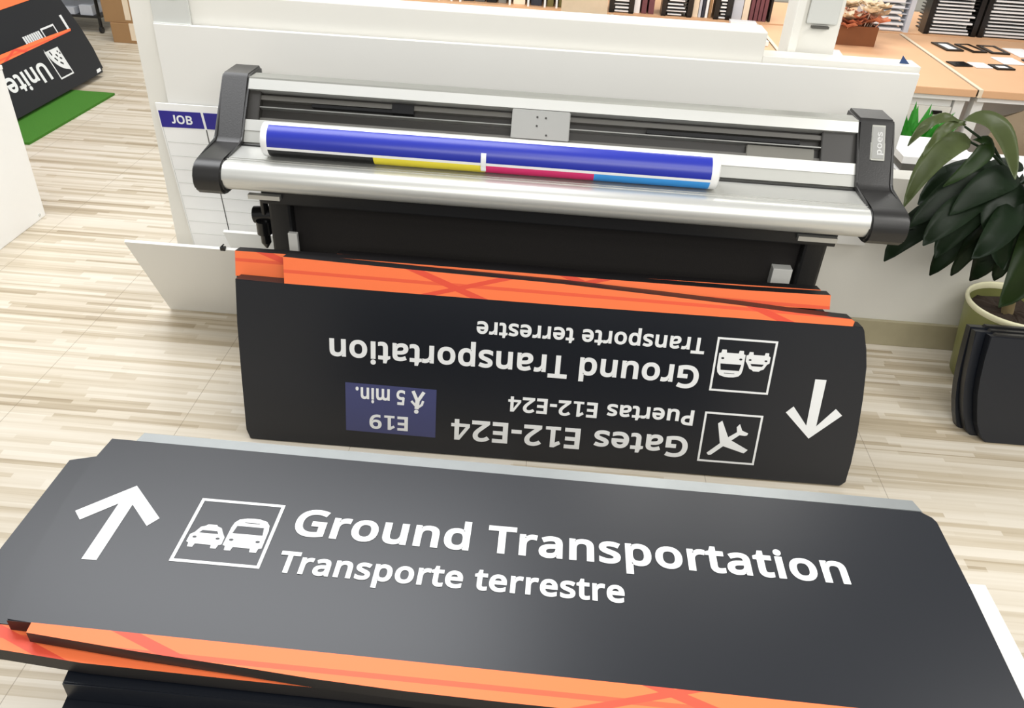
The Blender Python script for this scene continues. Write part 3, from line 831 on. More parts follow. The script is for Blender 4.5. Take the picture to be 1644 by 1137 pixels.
# leaning offcut sheets under the machine
def lean_sheet(x0, x1, yb, yt, zt, label, th=0.010):
    L_ = math.hypot(yb - yt, zt)
    o = obj('foam_offcut', bx(0, x1 - x0, 0, th, 0, L_, bev=0.001), 'white')
    a = math.atan2(yb - yt, zt)
    o.rotation_euler = (a, 0, 0)
    o.location = (x0, yb, 0.004)
    tag(o, label, 'board')
    return o
lean_sheet(-1.265, 0.45, 2.302, 2.121, 0.345, 'long white board tilted on the floor under the machine, beside the upside-down sign')
lean_sheet(-1.000, 0.40, 2.412, 2.226, 0.350, 'second white board just behind the tilted long board, by the clamp knob')
bm = bmesh.new()
box(bm, -0.008, 0.008, -0.006, 0.006, 0, 0.012, bev=0.002)
cyl(bm, (-0.004, 0, 0.012), (0.004, 0, 0.020), 0.002, n=8)
o = obj('binder_clip', bm, 'blackgloss')
o.location = (-0.962, 2.124, 0.346)
tag(o, 'tiny black binder clip on the top edge of the tilted white board', 'clip')

# acrylic pocket on the partition, upper left
ap = thing('brochure_holder', 'frosted acrylic holder with a green disc, on top of the partition at left', 'holder', (-1.148, 2.452, 0.908))
bm = bmesh.new()
box(bm, -0.056, 0.056, -0.004, 0.004, 0, 0.15, bev=0.001)
box(bm, -0.056, 0.056, -0.012, -0.004, 0, 0.008, bev=0.001)
obj('pocket', bm, 'greypanel', ap)
bm = bmesh.new()
cyl(bm, (0.012, -0.0042, 0.103), (0.012, -0.0052, 0.103), 0.030, n=24)
obj('green_disc', bm, 'green', ap)

# ------------------------------------------------------------------ black signs at right
aR = R(14)
uR, wR, nR = Vector((1, 0, 0)), Vector((0, math.sin(aR), math.cos(aR))), Vector((0, -math.cos(aR), math.sin(aR)))
rights = [(0.0, [(1.358, 0.002), (1.338, 0.019), (1.320, 0.058), (1.308, 0.102), (1.297, 0.150), (1.291, 0.200), (1.288, 0.261), (1.287, 0.331)], 'front black blank sign leaning at the right edge before the plant pot'),
          (0.031, [(1.328, 0.006), (1.309, 0.025), (1.290, 0.072), (1.278, 0.115), (1.269, 0.165), (1.264, 0.215), (1.261, 0.280), (1.259, 0.333)], 'second black blank sign leaning at right, just behind the front one'),
          (0.062, [(1.313, 0.010), (1.299, 0.020), (1.283, 0.062), (1.272, 0.105), (1.264, 0.155), (1.260, 0.205), (1.258, 0.269), (1.258, 0.337)], 'rearmost black blank sign leaning at right, nearest the pot')]
for d, P, lab in rights:
    t = thing('blank_sign', lab, 'sign')
    set_frame(t, Vector((1.6, 1.935, 0)) - nR * d, uR, wR, nR)
    top = P[-1][1]
    out = [(x - 1.6, w_) for x, w_ in P] + [(0.30, top - 0.002), (0.30, P[0][1])]
    bm = bmesh.new()
    prism(bm, out, -0.027, 0, bev=0.002)
    obj('sign_panel', bm, 'sign', t)
    bm = bmesh.new()
    prism(bm, [(-0.30, top), (0.28, top - 0.002), (0.28, top + 0.006), (-0.295, top + 0.006)], -0.022, -0.004)
    obj('mounting_rail', bm, 'black', t)

# ------------------------------------------------------------------ potted plant
pc = (1.497, 2.30)
pp = thing('potted_plant', 'big dark green leafy plant in an olive pot at the right', 'plant', (pc[0], pc[1], 0))
bm = bmesh.new()
lathe(bm, [(0.0, 0.0), (0.098, 0.0), (0.104, 0.01), (0.139, 0.262), (0.132, 0.262), (0.126, 0.20), (0, 0.20)])
obj('pot', bm, 'pot', pp, smooth=True)
bm = bmesh.new()
lathe(bm, [(0.1385, 0.262), (0.1425, 0.270), (0.1430, 0.279), (0.1385, 0.283), (0.1325, 0.279), (0.132, 0.262), (0.1385, 0.262)])
obj('pot_rim', bm, 'potrim', pp, smooth=True, ang=80)
bm = bmesh.new()
prof = [(0.128, 0.238), (0.10, 0.244), (0.06, 0.247), (0.03, 0.249), (0, 0.25)]
lathe(bm, prof)
for v in bm.verts: v.co.z += random.uniform(-0.006, 0.006)
obj('soil', bm, 'soil', pp)
wp = lambda x, y, zz: (x - pc[0], y - pc[1], zz)
bm = bmesh.new()
tube(bm, [wp(1.485, 2.30, 0.235), wp(1.470, 2.29, 0.30), wp(1.446, 2.275, 0.40), wp(1.405, 2.255, 0.52), wp(1.325, 2.235, 0.645), wp(1.30, 2.23, 0.69)], [0.019, 0.016, 0.0145, 0.013, 0.011, 0.009], n=12)
obj('trunk', bm, 'bark', pp, smooth=True)
for pts in ([(1.30, 2.23, 0.68), (1.25, 2.22, 0.74), (1.19, 2.2, 0.80), (1.093, 2.2, 0.852)], [(1.30, 2.23, 0.69), (1.235, 2.2, 0.752), (1.188, 2.2, 0.786), (1.122, 2.2, 0.812)], [(1.31, 2.23, 0.69), (1.36, 2.21, 0.76), (1.40, 2.2, 0.84)]):
    bm = bmesh.new()
    tube(bm, [wp(*q) for q in pts], [0.006, 0.005, 0.004, 0.003][:len(pts)], n=8)
    obj('branch', bm, 'leafd', pp, smooth=True)

def leaf(root, mid, tip, width, m, hint=(0.0, -0.62, 0.78), fold=0.16, wav=0.0, peak=0.42):
    P0, P1, P2 = Vector(root), Vector(mid), Vector(tip)
    C = P1 * 2 - (P0 + P2) * 0.5
    n = 14
    bm = bmesh.new()
    rows = []
    for i in range(n + 1):
        t = i / n
        p = P0 * (1 - t) ** 2 + C * 2 * t * (1 - t) + P2 * t * t
        T = ((C - P0) * (1 - t) + (P2 - C) * t).normalized()
        H = Vector(hint).normalized()
        s = T.cross(H)
        if s.length < 1e-3: s = Vector((1, 0, 0))
        s.normalize()
        nrm = s.cross(T).normalized()
        k = math.log(0.5) / math.log(peak)
        wd = width * max(0.0, math.sin(math.pi * (t ** k))) ** 0.75 * 0.5 + 0.0015
        row = []
        for j in (-1, -0.5, 0, 0.5, 1):
            lift = abs(j) * fold * wd * 2 - (abs(j) ** 2) * fold * wd * 1.3
            row.append(bm.verts.new(p + s * (wd * j) + nrm * (lift + wav * math.sin(t * 17 + j * 2) * abs(j)) ))
        rows.append(row)
    for a, b in zip(rows, rows[1:]):
        for j in range(4):
            bm.faces.new((a[j], a[j + 1], b[j + 1], b[j]))
    # real thickness
    r = bmesh.ops.solidify(bm, geom=bm.faces[:], thickness=0.0012)
    for v in bm.verts: v.co -= Vector((pc[0], pc[1], 0))
    return obj('leaf', bm, m, pp, smooth=True, ang=70)

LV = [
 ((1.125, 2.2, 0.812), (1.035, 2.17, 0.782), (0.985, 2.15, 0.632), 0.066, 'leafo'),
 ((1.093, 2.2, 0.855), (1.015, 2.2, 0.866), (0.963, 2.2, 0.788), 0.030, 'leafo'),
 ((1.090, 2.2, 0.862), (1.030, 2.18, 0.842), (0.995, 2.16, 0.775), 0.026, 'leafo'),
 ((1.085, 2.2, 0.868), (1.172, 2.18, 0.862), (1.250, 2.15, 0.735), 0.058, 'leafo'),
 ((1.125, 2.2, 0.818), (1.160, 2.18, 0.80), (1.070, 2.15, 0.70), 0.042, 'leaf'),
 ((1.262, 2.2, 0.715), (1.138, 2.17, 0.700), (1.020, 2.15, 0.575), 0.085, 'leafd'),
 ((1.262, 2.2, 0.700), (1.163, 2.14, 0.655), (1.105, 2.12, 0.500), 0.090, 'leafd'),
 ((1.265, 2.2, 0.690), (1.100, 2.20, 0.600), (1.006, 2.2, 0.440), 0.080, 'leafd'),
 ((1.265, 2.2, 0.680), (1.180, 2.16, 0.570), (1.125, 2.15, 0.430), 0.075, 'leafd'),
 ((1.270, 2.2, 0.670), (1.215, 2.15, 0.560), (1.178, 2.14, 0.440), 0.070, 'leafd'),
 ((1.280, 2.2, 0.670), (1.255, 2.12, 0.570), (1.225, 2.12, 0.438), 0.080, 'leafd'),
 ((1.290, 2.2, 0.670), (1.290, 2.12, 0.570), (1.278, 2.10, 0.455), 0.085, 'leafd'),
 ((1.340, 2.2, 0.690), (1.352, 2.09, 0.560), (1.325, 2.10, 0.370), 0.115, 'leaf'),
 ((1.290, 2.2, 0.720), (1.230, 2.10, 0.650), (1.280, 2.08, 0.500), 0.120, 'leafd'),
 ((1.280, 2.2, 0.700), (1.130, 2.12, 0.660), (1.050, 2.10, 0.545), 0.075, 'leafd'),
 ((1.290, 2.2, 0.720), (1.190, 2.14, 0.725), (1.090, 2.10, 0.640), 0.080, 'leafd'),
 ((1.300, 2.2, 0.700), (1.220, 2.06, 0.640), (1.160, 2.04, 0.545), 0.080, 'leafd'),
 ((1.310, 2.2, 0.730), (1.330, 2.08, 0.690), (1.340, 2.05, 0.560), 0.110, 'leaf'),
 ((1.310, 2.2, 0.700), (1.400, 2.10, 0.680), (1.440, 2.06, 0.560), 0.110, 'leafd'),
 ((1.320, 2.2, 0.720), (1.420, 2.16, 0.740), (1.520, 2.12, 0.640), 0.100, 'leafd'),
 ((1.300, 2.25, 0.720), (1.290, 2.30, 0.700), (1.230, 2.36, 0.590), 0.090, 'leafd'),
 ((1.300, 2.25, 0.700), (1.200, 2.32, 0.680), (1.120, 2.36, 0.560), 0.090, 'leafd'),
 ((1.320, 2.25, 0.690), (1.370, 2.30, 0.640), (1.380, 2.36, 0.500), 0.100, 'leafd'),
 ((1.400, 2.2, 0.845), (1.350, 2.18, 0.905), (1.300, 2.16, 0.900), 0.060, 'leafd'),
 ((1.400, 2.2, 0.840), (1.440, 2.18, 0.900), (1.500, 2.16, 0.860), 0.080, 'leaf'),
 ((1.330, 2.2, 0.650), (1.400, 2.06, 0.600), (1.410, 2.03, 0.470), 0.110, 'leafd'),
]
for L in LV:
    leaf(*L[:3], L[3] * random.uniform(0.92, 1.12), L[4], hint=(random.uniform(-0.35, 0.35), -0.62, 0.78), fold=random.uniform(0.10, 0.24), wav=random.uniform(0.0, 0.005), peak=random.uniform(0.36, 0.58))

# ------------------------------------------------------------------ left side: counter, signs, turf, boxes
cn = thing('white_counter', 'plain white counter end at the left edge of the photo', 'counter', (-2.36, 2.62, 0))
obj('body', bx(-0.30, 0.30, -0.85, 0.32, 0, 0.590, bev=0.004), 'whitegloss', cn)
obj('top', bx(-0.302, 0.302, -0.852, 0.322, 0.590, 0.606, bev=0.003), 'whitegloss', cn)
for y_ in (0.28, -0.80):
    bm = bmesh.new()
    cyl(bm, (0.3005, y_, 0.02), (0.303, y_, 0.02), 0.006, n=12)
    obj('screw_cap', bm, 'greypanel', cn)

tf = thing('turf_mat', 'bright green artificial turf mat on the floor under the leaning signs at left', 'mat', (-2.7, 4.1, 0))
def turf_m():
    m = mat('turf', (58, 118, 22), 0.9, noise=0.5, nscale=260, bump=1.0)
    return m
M['turf'] = turf_m()
bm = bmesh.new()
prism(bm, [(-0.55, -0.46), (0.145, -0.42), (0.165, 0.42), (-0.55, 0.42)], 0, 0.012)
obj('turf', bm, 'turf', tf)
al = R(23)
uL, wL, nL = Vector((0, 1, 0)), Vector((-math.sin(al), 0, math.cos(al))), Vector((math.cos(al), 0, math.sin(al)))
QL = Vector((-2.763, 4.0, 0.0275))
s1 = thing('airline_sign', 'dark upside-down airline sign with globe logo leaning on the turf mat', 'sign')
set_frame(s1, QL, uL, wL, nL)
sign_body(s1, [(0.850, 0.0), (0.862, 0.02), (0.862, 0.255), (0.80, 0.266), (0.10, 0.256), (-0.55, 0.25), (-0.55, 0.0)], 0.035,
          strip=[(0.79, 0.266), (0.798, 0.279), (0.45, 0.290), (-0.55, 0.300), (-0.55, 0.246), (0.145, 0.256)], strip_mat=orange_mat('orange_print_f', 0.1, 0.272))
lettering(s1, 'United', 0.395, 0.186, 0.46, 0.098, rot=True)
bm = bmesh.new()
for q in square_outline(0.452, 0.588, 0.066, 0.221, 0.008): prism(bm, q, 0.0003, 0.0008)
arc = [(0.582, 0.215)] + [(0.458, 0.215)]
for k in range(11):
    a = R(180 + 75 * k / 10)
    arc.append((0.600 + 0.142 * math.cos(a), 0.235 + 0.150 * math.sin(a) * 0.95))
arc.append((0.582, 0.090))
prism(bm, arc, 0.0003, 0.0008)
for r_ in (0.04, 0.07, 0.10):
    for k in range(4):
        a0, a1 = R(185 + 22 * k), R(185 + 22 * k + 13)
        q = [(0.600 + r_ * math.cos(a0), 0.225 + r_ * math.sin(a0)), (0.600 + r_ * math.cos(a1), 0.225 + r_ * math.sin(a1)), (0.600 + (r_ + 0.011) * math.cos(a1), 0.225 + (r_ + 0.011) * math.sin(a1)), (0.600 + (r_ + 0.011) * math.cos(a0), 0.225 + (r_ + 0.011) * math.sin(a0))]
        if all(0.455 < c[0] < 0.585 and c[1] < 0.218 for c in q):
            prism(bm, q, 0.0007, 0.0011, mi_top=1, mi_side=1)
obj('globe_logo', bm, ['vinyl', 'sign'], s1)
flat(s1, 'corner_sticker', [[(0.79, 0.008), (0.84, 0.010), (0.843, 0.028), (0.80, 0.026)]], 'vinyl')
s2 = thing('wayfinding_sign', 'taller dark sign behind the airline sign, broad orange band on top', 'sign')
set_frame(s2, QL - nL * 0.045 + Vector((0, 0, 0.0175)), uL, wL, nL)
sign_body(s2, [(0.935, 0.0), (0.955, 0.12), (0.955, 0.246), (0.926, 0.464), (-0.5, 0.470), (-0.5, 0.0)], 0.035,
          strip=[(0.905, 0.466), (0.905, 0.545), (-0.5, 0.56), (-0.5, 0.468)], strip_mat=orange_mat('orange_print_g', 0.4, 0.52))
flat(s2, 'arrow_symbol', [[(0.825, 0.345), (0.848, 0.345), (0.848, 0.235), (0.825, 0.235)]], 'vinyl')
bm = bmesh.new()
for q in square_outline(0.592, 0.728, 0.18, 0.318, 0.010): prism(bm, q, 0.0003, 0.0008)
obj('pictogram_frame', bm, 'vinyl', s2)
flat(s2, 'text_line', [[(0.412 + 0.021 * k, 0.27), (0.412 + 0.021 * k + 0.016, 0.27), (0.412 + 0.021 * k + 0.016, 0.313), (0.412 + 0.021 * k, 0.313)] for k in range(8)], 'vinyl')

cb = thing('cardboard_box', 'lower brown cardboard carton on the floor at the far left', 'box', (-2.93, 5.76, 0))
obj('carton', bx(-0.15, 0.15, -0.13, 0.13, 0, 0.13, bev=0.003), 'kraft', cb)
obj('tape', bx(-0.02, 0.02, -0.1308, 0.1308, 0.02, 0.1306), 'cream', cb)
cb2 = thing('cardboard_box', 'upper brown cardboard carton stacked on the lower one at far left', 'box', (-2.95, 5.78, 0.1306))
obj('carton', bx(-0.17, 0.16, -0.14, 0.14, 0, 0.24, bev=0.003), 'kraft', cb2)
obj('tape', bx(-0.02, 0.02, -0.1408, 0.1408, 0.02, 0.2406), 'cream', cb2)
# black cart with papers behind the leaning signs
ct = thing('paper_cart', 'black wire cart holding white papers beyond the leaning signs', 'cart', (-3.55, 6.05, 0))
for x in (-0.28, 0.28):
    for y_ in (-0.2, 0.2):
        bm = bmesh.new()
        cyl(bm, (x, y_, 0.03), (x, y_, 0.75), 0.012, n=8)
        obj('post', bm, 'blackgloss', ct)
for zz in (0.10, 0.32, 0.54):
    sh = obj('shelf', bx(-0.29, 0.29, -0.21, 0.21, zz, zz + 0.015), 'black', ct)
    for k in range(4):
        x = -0.24 + k * 0.13
        obj('paper_bundle', bx(x, x + 0.09, -0.2, 0.1, zz + 0.0155, zz + 0.06 + 0.02 * (k % 2)), 'papergrey', sh)
for x in (-0.28, 0.28):
    for y_ in (-0.2, 0.2):
        bm = bmesh.new()
        cyl(bm, (x - 0.01, y_, 0.022), (x + 0.01, y_, 0.022), 0.022, n=12)
        obj('caster', bm, 'black', ct)

# ------------------------------------------------------------------ tables and what stands on them
TZ = 0.65
tabs = [(0.24, 0.965, 'wood-topped white table behind the partition, left of the column'), (0.97, 1.684, 'wood-topped white table carrying the flower box'), (1.69, 2.46, 'wood-topped white table covered with sample cards'), (2.465, 3.2, 'wood-topped white table beyond the right edge, next to the sample cards')]
for i, (x0, x1, lab) in enumerate(tabs):
    cx_, hw = (x0 + x1) / 2, (x1 - x0) / 2
    t = thing('work_table', lab, 'table', (cx_, 3.88, 0), 0, 'row of wood-topped tables')
    obj('tabletop', bx(-hw, hw, -0.49, 0.49, TZ - 0.03, TZ, bev=0.003), 'wood', t)
    obj('edge_band', bx(-hw, -hw + 0.016, -0.4905, 0.4905, TZ - 0.03, TZ + 0.001), 'cream', t)
    obj('apron', bx(-hw + 0.012, hw - 0.012, -0.475, -0.455, TZ - 0.05, TZ - 0.0305), 'whitegloss', t)
    for sx in (-1, 1):
        for sy in (-1, 1):
            xx = sx * (hw - 0.035); y_ = sy * 0.43
            obj('leg', bx(xx - 0.02, xx + 0.02, y_ - 0.02, y_ + 0.02, 0, TZ - 0.031), 'whitegloss', t)
# pedestal under the flower-box table
pd = thing('drawer_pedestal', 'white drawer pedestal with black handle slot under the table', 'cabinet', (1.525, 3.66, 0))
obj('body', bx(-0.085, 0.098, -0.22, 0.2, 0.02, 0.597, bev=0.003), 'whitegloss', pd)
d_ = obj('drawer', bx(-0.083, 0.096, -0.238, -0.2205, 0.36, 0.565, bev=0.002), 'paint', pd)
obj('handle', bx(0.02, 0.06, -0.246, -0.2382, 0.535, 0.55), 'blackgloss', d_)
obj('drawer', bx(-0.083, 0.096, -0.238, -0.2205, 0.03, 0.345, bev=0.002), 'paint', pd)
obj('base', bx(-0.075, 0.09, -0.20, 0.19, 0, 0.0199), 'dgrey', pd)
# beige chair at right
ch = thing('side_chair', 'beige shell chair with dark legs at the right behind the plant', 'chair', (1.775, 2.99, 0), R(184))
bm = bmesh.new()
def shell(bm, w, y0, z0, y1, z1, th=0.012, cr=0.05):
    n = 8
    rows = []
    for i in range(n + 1):
        t = i / n
        yy_ = y0 + (y1 - y0) * t; zz = z0 + (z1 - z0) * t
        ww = w * (1 - 0.12 * max(0, t - 0.6) / 0.4 * (t > 0.6))
        rows.append([bm.verts.new((ww * s, yy_ - cr * s * s, zz - (0.045 * abs(s) ** 4 if i == n else 0))) for s in [-1, -0.75, -0.5, -0.25, 0, 0.25, 0.5, 0.75, 1]])
    for a, b in zip(rows, rows[1:]):
        for k in range(8): bm.faces.new((a[k], a[k + 1], b[k + 1], b[k]))
    bmesh.ops.solidify(bm, geom=bm.faces[:], thickness=th)
shell(bm, 0.20, 0.0, 0.37, 0.06, 0.715)
obj('backrest', bm, 'beige', ch, smooth=True)
obj('seat', bx(-0.2, 0.2, -0.38, 0.02, 0.36, 0.385, bev=0.01), 'beige', ch)
for sx in (-1, 1):
    for y_ in (-0.34, -0.02):
        bm = bmesh.new()
        cyl(bm, (sx * 0.17, y_, 0.36), (sx * 0.20, y_ - 0.01, 0.0), 0.012, n=10)
        obj('leg', bm, 'blackgloss', ch, smooth=True)
# low shelf with paper directly behind the low wall
ls = thing('low_shelf', 'low white shelf behind the half wall, partly hidden by the plant leaves', 'shelf', (1.62, 2.78, 0))
obj('top', bx(-0.48, 0.50, -0.16, 0.16, 0.42, 0.44, bev=0.002), 'whitegloss', ls)
obj('side_panel', bx(-0.48, -0.462, -0.16, 0.16, 0, 0.4195), 'whitegloss', ls)
obj('side_panel', bx(0.482, 0.50, -0.16, 0.16, 0, 0.4195), 'whitegloss', ls)
obj('shelf', bx(-0.4615, 0.4815, -0.15, 0.15, 0.2, 0.215), 'whitegloss', ls)
stk = [(1.275, 2.76, 0.125, 'paper stack on the low shelf nearest the machine', 7), (1.60, 2.78, 0.17, 'wide paper stack on the low shelf behind the plant leaves', 5), (1.95, 2.80, 0.11, 'paper stack on the low shelf at its right end', 5)]
for x, y_, hw, lab, n in stk:
    t = thing('paper_stack', lab, 'paper', (x, y_, 0.4402))
    for k in range(n):
        dx_ = random.uniform(-0.012, 0.012)
        obj('ream', bx(-hw + dx_, hw + dx_, -0.11, 0.11, k * 0.024, k * 0.024 + 0.0235 if k % 2 == 0 else k * 0.024 + 0.0095 + 0.0140), 'paper' if k % 2 == 0 else 'mgrey', t)
gp = thing('artificial_grass_tuft', 'small bright green plant between the foam board corner and the pedestal', 'plant', (1.385, 3.14, 0.0))
bm = bmesh.new()
lathe(bm, [(0, 0), (0.05, 0), (0.065, 0.44), (0, 0.44)], n=20)
obj('pot', bm, 'whitegloss', gp, smooth=True)
bm = bmesh.new()
for k in range(70):
    a = random.uniform(0, 6.28); l_ = random.uniform(0.05, 0.20); t_ = random.uniform(0.02, 0.13)
    b0 = Vector((math.cos(a) * 0.03, math.sin(a) * 0.03, 0.44)); tp = b0 + Vector((math.cos(a) * t_, math.sin(a) * t_, l_))
    s = Vector((-math.sin(a), math.cos(a), 0)) * 0.016
    md = (b0 + tp) * 0.5 + Vector((0, 0, 0.02))
    v = [bm.verts.new(q) for q in (b0, md - s, tp, md + s)]
    bm.faces.new(v)
bmesh.ops.solidify(bm, geom=bm.faces[:], thickness=0.0015)
f = obj('blades', bm, 'green', gp)
f['kind'] = 'stuff'

# flower box
fb = thing('flower_box', 'brown wooden box of peach and cream flowers on the table', 'flower arrangement', (1.355, 4.10, TZ))
bm = bmesh.new()
bm2 = [(-0.105, 0.105, -0.07, 0.07)]
box(bm, -0.105, 0.105, -0.07, -0.058, 0, 0.085); box(bm, -0.105, 0.105, 0.058, 0.07, 0, 0.085)
box(bm, -0.105, -0.093, -0.058, 0.058, 0, 0.085); box(bm, 0.093, 0.105, -0.058, 0.058, 0, 0.085); box(bm, -0.093, 0.093, -0.058, 0.058, 0, 0.06)
obj('box', bm, 'brown', fb)
for k in range(30):
    fx, fy, fz = random.uniform(-0.10, 0.12), random.uniform(-0.085, 0.05), random.uniform(0.07, 0.16)
    bm = bmesh.new()
    for p_ in range(7):
        a = 2 * math.pi * p_ / 7 + k
        r_ = random.uniform(0.045, 0.065)
        c = Vector((fx, fy, fz))
        d = Vector((math.cos(a), math.sin(a), 0.45)); s = Vector((-math.sin(a), math.cos(a), 0)) * r_ * 0.45
        v = [bm.verts.new(q) for q in (c, c + d * r_ * 0.6 - s, c + d * r_ + Vector((0, 0, 0.006)), c + d * r_ * 0.6 + s)]
        bm.faces.new(v)
    bmesh.ops.solidify(bm, geom=bm.faces[:], thickness=0.002)
    cyl(bm, (fx * 0.8, max(-0.05, fy * 0.8), 0.062), (fx, fy, fz), 0.0015, n=6)
    obj('flower', bm, 'peach' if (fz < 0.115 and k % 5) else 'petal', fb)

# sample cards on the table
def flatbox(name, label, cat, x, y_, w, d, h, m, rz=0, inner=None, group=None):
    if inner:
        t = thing(name, label, cat, (x, y_, TZ + 0.0012), rz, group)
        bm = bmesh.new()
        e = min(w, d) * 0.2
        box(bm, -w / 2, w / 2, -d / 2, -d / 2 + e, 0, h); box(bm, -w / 2, w / 2, d / 2 - e, d / 2, 0, h)
        box(bm, -w / 2, -w / 2 + e, -d / 2 + e, d / 2 - e, 0, h); box(bm, w / 2 - e, w / 2, -d / 2 + e, d / 2 - e, 0, h)
        obj('frame', bm, m, t)
        obj('insert', bx(-w / 2 + e, w / 2 - e, -d / 2 + e, d / 2 - e, 0, h * 0.5), inner, t)
        return t
    o = obj(name, bx(-w / 2, w / 2, -d / 2, d / 2, 0, h, bev=0.0008), m)
    o.location = (x, y_, TZ + 0.0012); o.rotation_euler = (0, 0, rz)
    return tag(o, label, cat, group)
flatbox('sample_board', 'black framed sample card at the far left of the table samples', 'sample card', 1.835, 4.13, 0.085, 0.15, 0.006, 'blackgloss', R(8), 'paper')
flatbox('sample_board', 'black framed sample beside the far-left framed one', 'sample card', 1.945, 4.13, 0.075, 0.15, 0.006, 'blackgloss', R(12), 'wood')
flatbox('sample_board', 'black framed sample with wood centre, third along the far row', 'sample card', 2.05, 4.13, 0.09, 0.15, 0.006, 'blackgloss', R(4), 'wood')
flatbox('sample_card', 'white sample card in the far row, right of the framed samples', 'sample card', 2.17, 4.10, 0.10, 0.17, 0.004, 'paper', R(5))
flatbox('sample_card', 'largest white sample card at the right end of the far row', 'sample card', 2.32, 4.10, 0.15, 0.22, 0.004, 'paper', R(3))
flatbox('sample_card', 'black pointed card nearest the table seam', 'sample card', 1.765, 3.80, 0.085, 0.075, 0.004, 'blackgloss', R(10))
flatbox('sample_card', 'small white card beside the black card near the seam', 'sample card', 1.855, 3.80, 0.075, 0.085, 0.004, 'paper', R(6))
flatbox('sample_board', 'black and white framed card in the near row of samples', 'sample card', 1.945, 3.79, 0.085, 0.075, 0.006, 'blackgloss', R(8), 'paper')
flatbox('sample_card', 'white square card right of the near framed card', 'sample card', 2.03, 3.92, 0.10, 0.12, 0.004, 'paper', R(5))
flatbox('sample_card', 'grey card with dark edge next to the white square card', 'sample card', 2.165, 3.92, 0.10, 0.11, 0.004, 'slate', R(6))
flatbox('sample_card', 'violet-grey sample card at the right edge of the photo', 'sample card', 2.29, 3.90, 0.12, 0.12, 0.004, 'navy', R(4))
flatbox('white_sheet', 'blank white sheet at the near left of the flower table', 'sheet', 1.18, 3.86, 0.16, 0.10, 0.004, 'whitegloss', R(-6))
flatbox('white_pad', 'thick white pad on the table left of the column', 'pad', 0.90, 4.02, 0.075, 0.26, 0.02, 'whitegloss', R(2))

# literature racks along the back of the tables
ctr = thing('back_counter', 'pale wood counter with white front behind the tables, carrying the racks', 'counter', (0.95, 4.70, 0))
obj('worktop', bx(-2.1, 2.3, -0.30, 0.30, TZ - 0.03, TZ), 'wood', ctr)
obj('body', bx(-2.08, 2.28, -0.28, 0.28, 0, TZ - 0.0305), 'whitegloss', ctr)

def tray_rack(name, label, x0, x1, y_, nt=9, m_fr='blackgloss', m_pp='paper', h=0.42, lean=0.0):
    t = thing(name, label, 'paper rack', ((x0 + x1) / 2, y_, TZ), 0)
    hw = (x1 - x0) / 2
    for sx in (-1, 1):
        obj('upright', bx(sx * hw - 0.012, sx * hw + 0.012, -0.022, 0.05, 0, h), m_fr, t)
    st = h / nt
    for k in range(nt):
        tr = obj('tray', bx(-hw + 0.0125, hw - 0.0125, -0.01, 0.16, k * st + 0.002, k * st + 0.006), m_fr, t)
        bm = bmesh.new()
        x, x2 = -hw + 0.0135 + random.uniform(0, 0.012), hw - 0.0135 - random.uniform(0, 0.03) * (hw > 0.06)
        if True:
            box(bm, x, x2, -0.014 + random.uniform(-0.006, 0.006), 0.14, k * st + 0.0061, k * st + 0.0061 + st * random.uniform(0.25, 0.5))
        pp_ = obj('papers', bm, m_pp, tr)
    return t
y0 = 4.43
tray_rack('paper_rack', 'blue-grey document rack right behind the flower box', 1.50, 1.73, y0, 16, 'papergrey', 'paper')
tray_rack('paper_rack', 'black tray rack of white papers behind the sample table, left one', 1.83, 2.065, y0, 26)
tray_rack('paper_rack', 'black tray rack of white papers behind the sample table, right one', 2.10, 2.40, y0, 26)
tray_rack('paper_rack', 'black tray rack of papers left of the maroon folders', 0.245, 0.345, y0, 26)
tray_rack('paper_rack', 'wide tray rack of papers between the maroon folders and the upright books', 0.51, 0.64, y0, 26)
tray_rack('paper_rack', 'narrow tray rack of papers left of the grey file box', 0.775, 0.835, y0, 26)
def upright(name, label, cat, x, w, m, h=0.30, d=0.2, lean=0, y_=y0, group=None):
    o = obj(name, bx(-w / 2, w / 2, 0, d, 0, h, bev=0.002), m)
    o.location = (x, y_, TZ); o.rotation_euler = (0, R(lean), 0)
    return tag(o, label, cat, group)
upright('file_box', 'white file divider left of the maroon folders', 'file box', 0.375, 0.03, 'paper')
upright('folder', 'maroon folder leaning in the rack, left of its pair', 'folder', 0.412, 0.025, 'maroon', 0.28)
upright('folder', 'maroon folder next to the wide tray rack', 'folder', 0.448, 0.028, 'maroon', 0.26)
upright('file_box', 'cream file box right of the wide tray rack', 'file box', 0.672, 0.028, 'cream')
for i, (x, m_, c) in enumerate(((0.695, 'papergrey', 'grey'), (0.712, 'slate', 'dark'), (0.729, 'paper', 'white'), (0.746, 'kraft', 'tan'))):
    upright('book', c + ' upright book in the short row beside the narrow tray rack', 'book', x, 0.013, m_, 0.26)
upright('file_box', 'grey file box right of the narrow tray rack', 'file box', 0.882, 0.05, 'papergrey', 0.32)
upright('magazine_holder', 'cream magazine holder left of the maroon sample books', 'file box', 0.925, 0.03, 'cream', 0.3)
for i, x in enumerate((0.955, 0.978, 1.0, 1.022)):
    upright('sample_book', 'maroon sample book, ' + ('leftmost of the four beside the column', 'second of the four beside the column', 'third of the four beside the column', 'nearest to the column')[i], 'book', x, 0.018, 'maroon', 0.24 + 0.03 * (i % 2))
upright('rack_end', 'thin black rack end panel right of the maroon sample books', 'panel', 1.048, 0.012, 'blackgloss', 0.34)
flatbox('white_pad', 'open white pad lying in front of the maroon sample books', 'pad', 0.90, 4.33, 0.13, 0.07, 0.014, 'paper', R(-3))
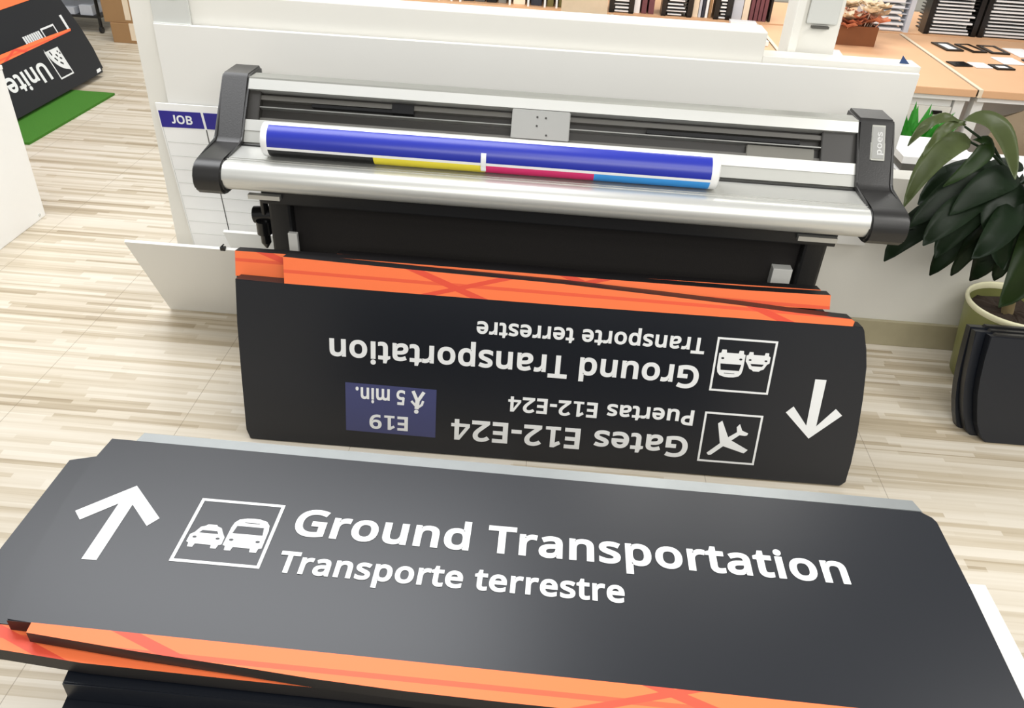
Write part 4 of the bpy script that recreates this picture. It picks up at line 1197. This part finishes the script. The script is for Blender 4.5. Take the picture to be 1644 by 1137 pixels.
# cream chair back seen over the partition
cc = thing('cream_chair', 'cream upholstered chair back showing over the partition top', 'chair', (0.10, 4.10, 0))
bm = bmesh.new()
shell(bm, 0.11, 0, 0.38, 0.05, 0.95, th=0.03, cr=0.02)
obj('backrest', bm, 'cream', cc, smooth=True)
obj('seat', bx(-0.115, 0.115, -0.26, 0.0, 0.34, 0.385, bev=0.012), 'cream', cc)
for sx in (-1, 1):
    for y_ in (-0.23, -0.03):
        bm = bmesh.new()
        cyl(bm, (sx * 0.095, y_, 0.34), (sx * 0.10, y_, 0), 0.011, n=10)
        obj('leg', bm, 'steel', cc, smooth=True)
# white cubby shelf with clutter, seen over the partition
cbx = [(-0.72, -0.645), (-0.635, -0.58), (-0.57, -0.535), (-0.525, -0.285), (-0.27, -0.185), (-0.175, -0.10), (-0.09, -0.045), (-0.03, 0.005)]
shf = thing('cubby_shelf', 'white cubby bookcase of stored materials showing over the partition', 'bookcase', (-0.36, 4.43, TZ))
for i, (a, b) in enumerate(cbx):
    obj('divider', bx(a + 0.36 - 0.010, a + 0.36, -0.015, 0.2, 0, 0.34), 'whitegloss', shf)
obj('divider', bx(0.365, 0.375, -0.015, 0.2, 0, 0.34), 'whitegloss', shf)
obj('back_panel', bx(-0.37, 0.375, 0.2, 0.21, 0, 0.34), 'dgrey', shf)
obj('top_panel', bx(-0.37, 0.375, -0.015, 0.21, 0.3405, 0.355), 'whitegloss', shf)
items = [(-0.685, 0.05, 'slate', 'dark folder in the leftmost cubby'), (-0.615, 0.03, 'cream', 'cream folder in the second cubby'), (-0.552, 0.022, 'kraft', 'tan folder in the third cubby'),
         (-0.49, 0.05, 'dgrey', 'dark grey sample roll box, left of the four in the widest cubby'), (-0.43, 0.05, 'mgrey', 'mid grey sample box, second of the four in the widest cubby'), (-0.37, 0.05, 'blackgloss', 'black sample box, third of the four in the widest cubby'), (-0.315, 0.04, 'steel', 'silver sample box, right of the four in the widest cubby'),
         (-0.228, 0.06, 'petal', 'cream paper bundle in the cubby right of the widest'), (-0.14, 0.055, 'slate', 'slate blue binder in the cubbies'), (-0.068, 0.032, 'olive', 'olive binder beside the slate blue one'), (-0.012, 0.026, 'olive', 'olive binder in the rightmost cubby')]
for x, w_, m_, lab in items:
    upright('stored_item', lab, 'binder', x, w_, m_, random.uniform(0.2, 0.3), 0.15, y_=4.445)
o = obj('white_carton', bx(-0.06, 0.06, -0.06, 0.06, 0, 0.22, bev=0.004), 'whitegloss')
o.location = (-0.80, 4.5, TZ)
tag(o, 'plain white carton left of the cubby bookcase', 'box')
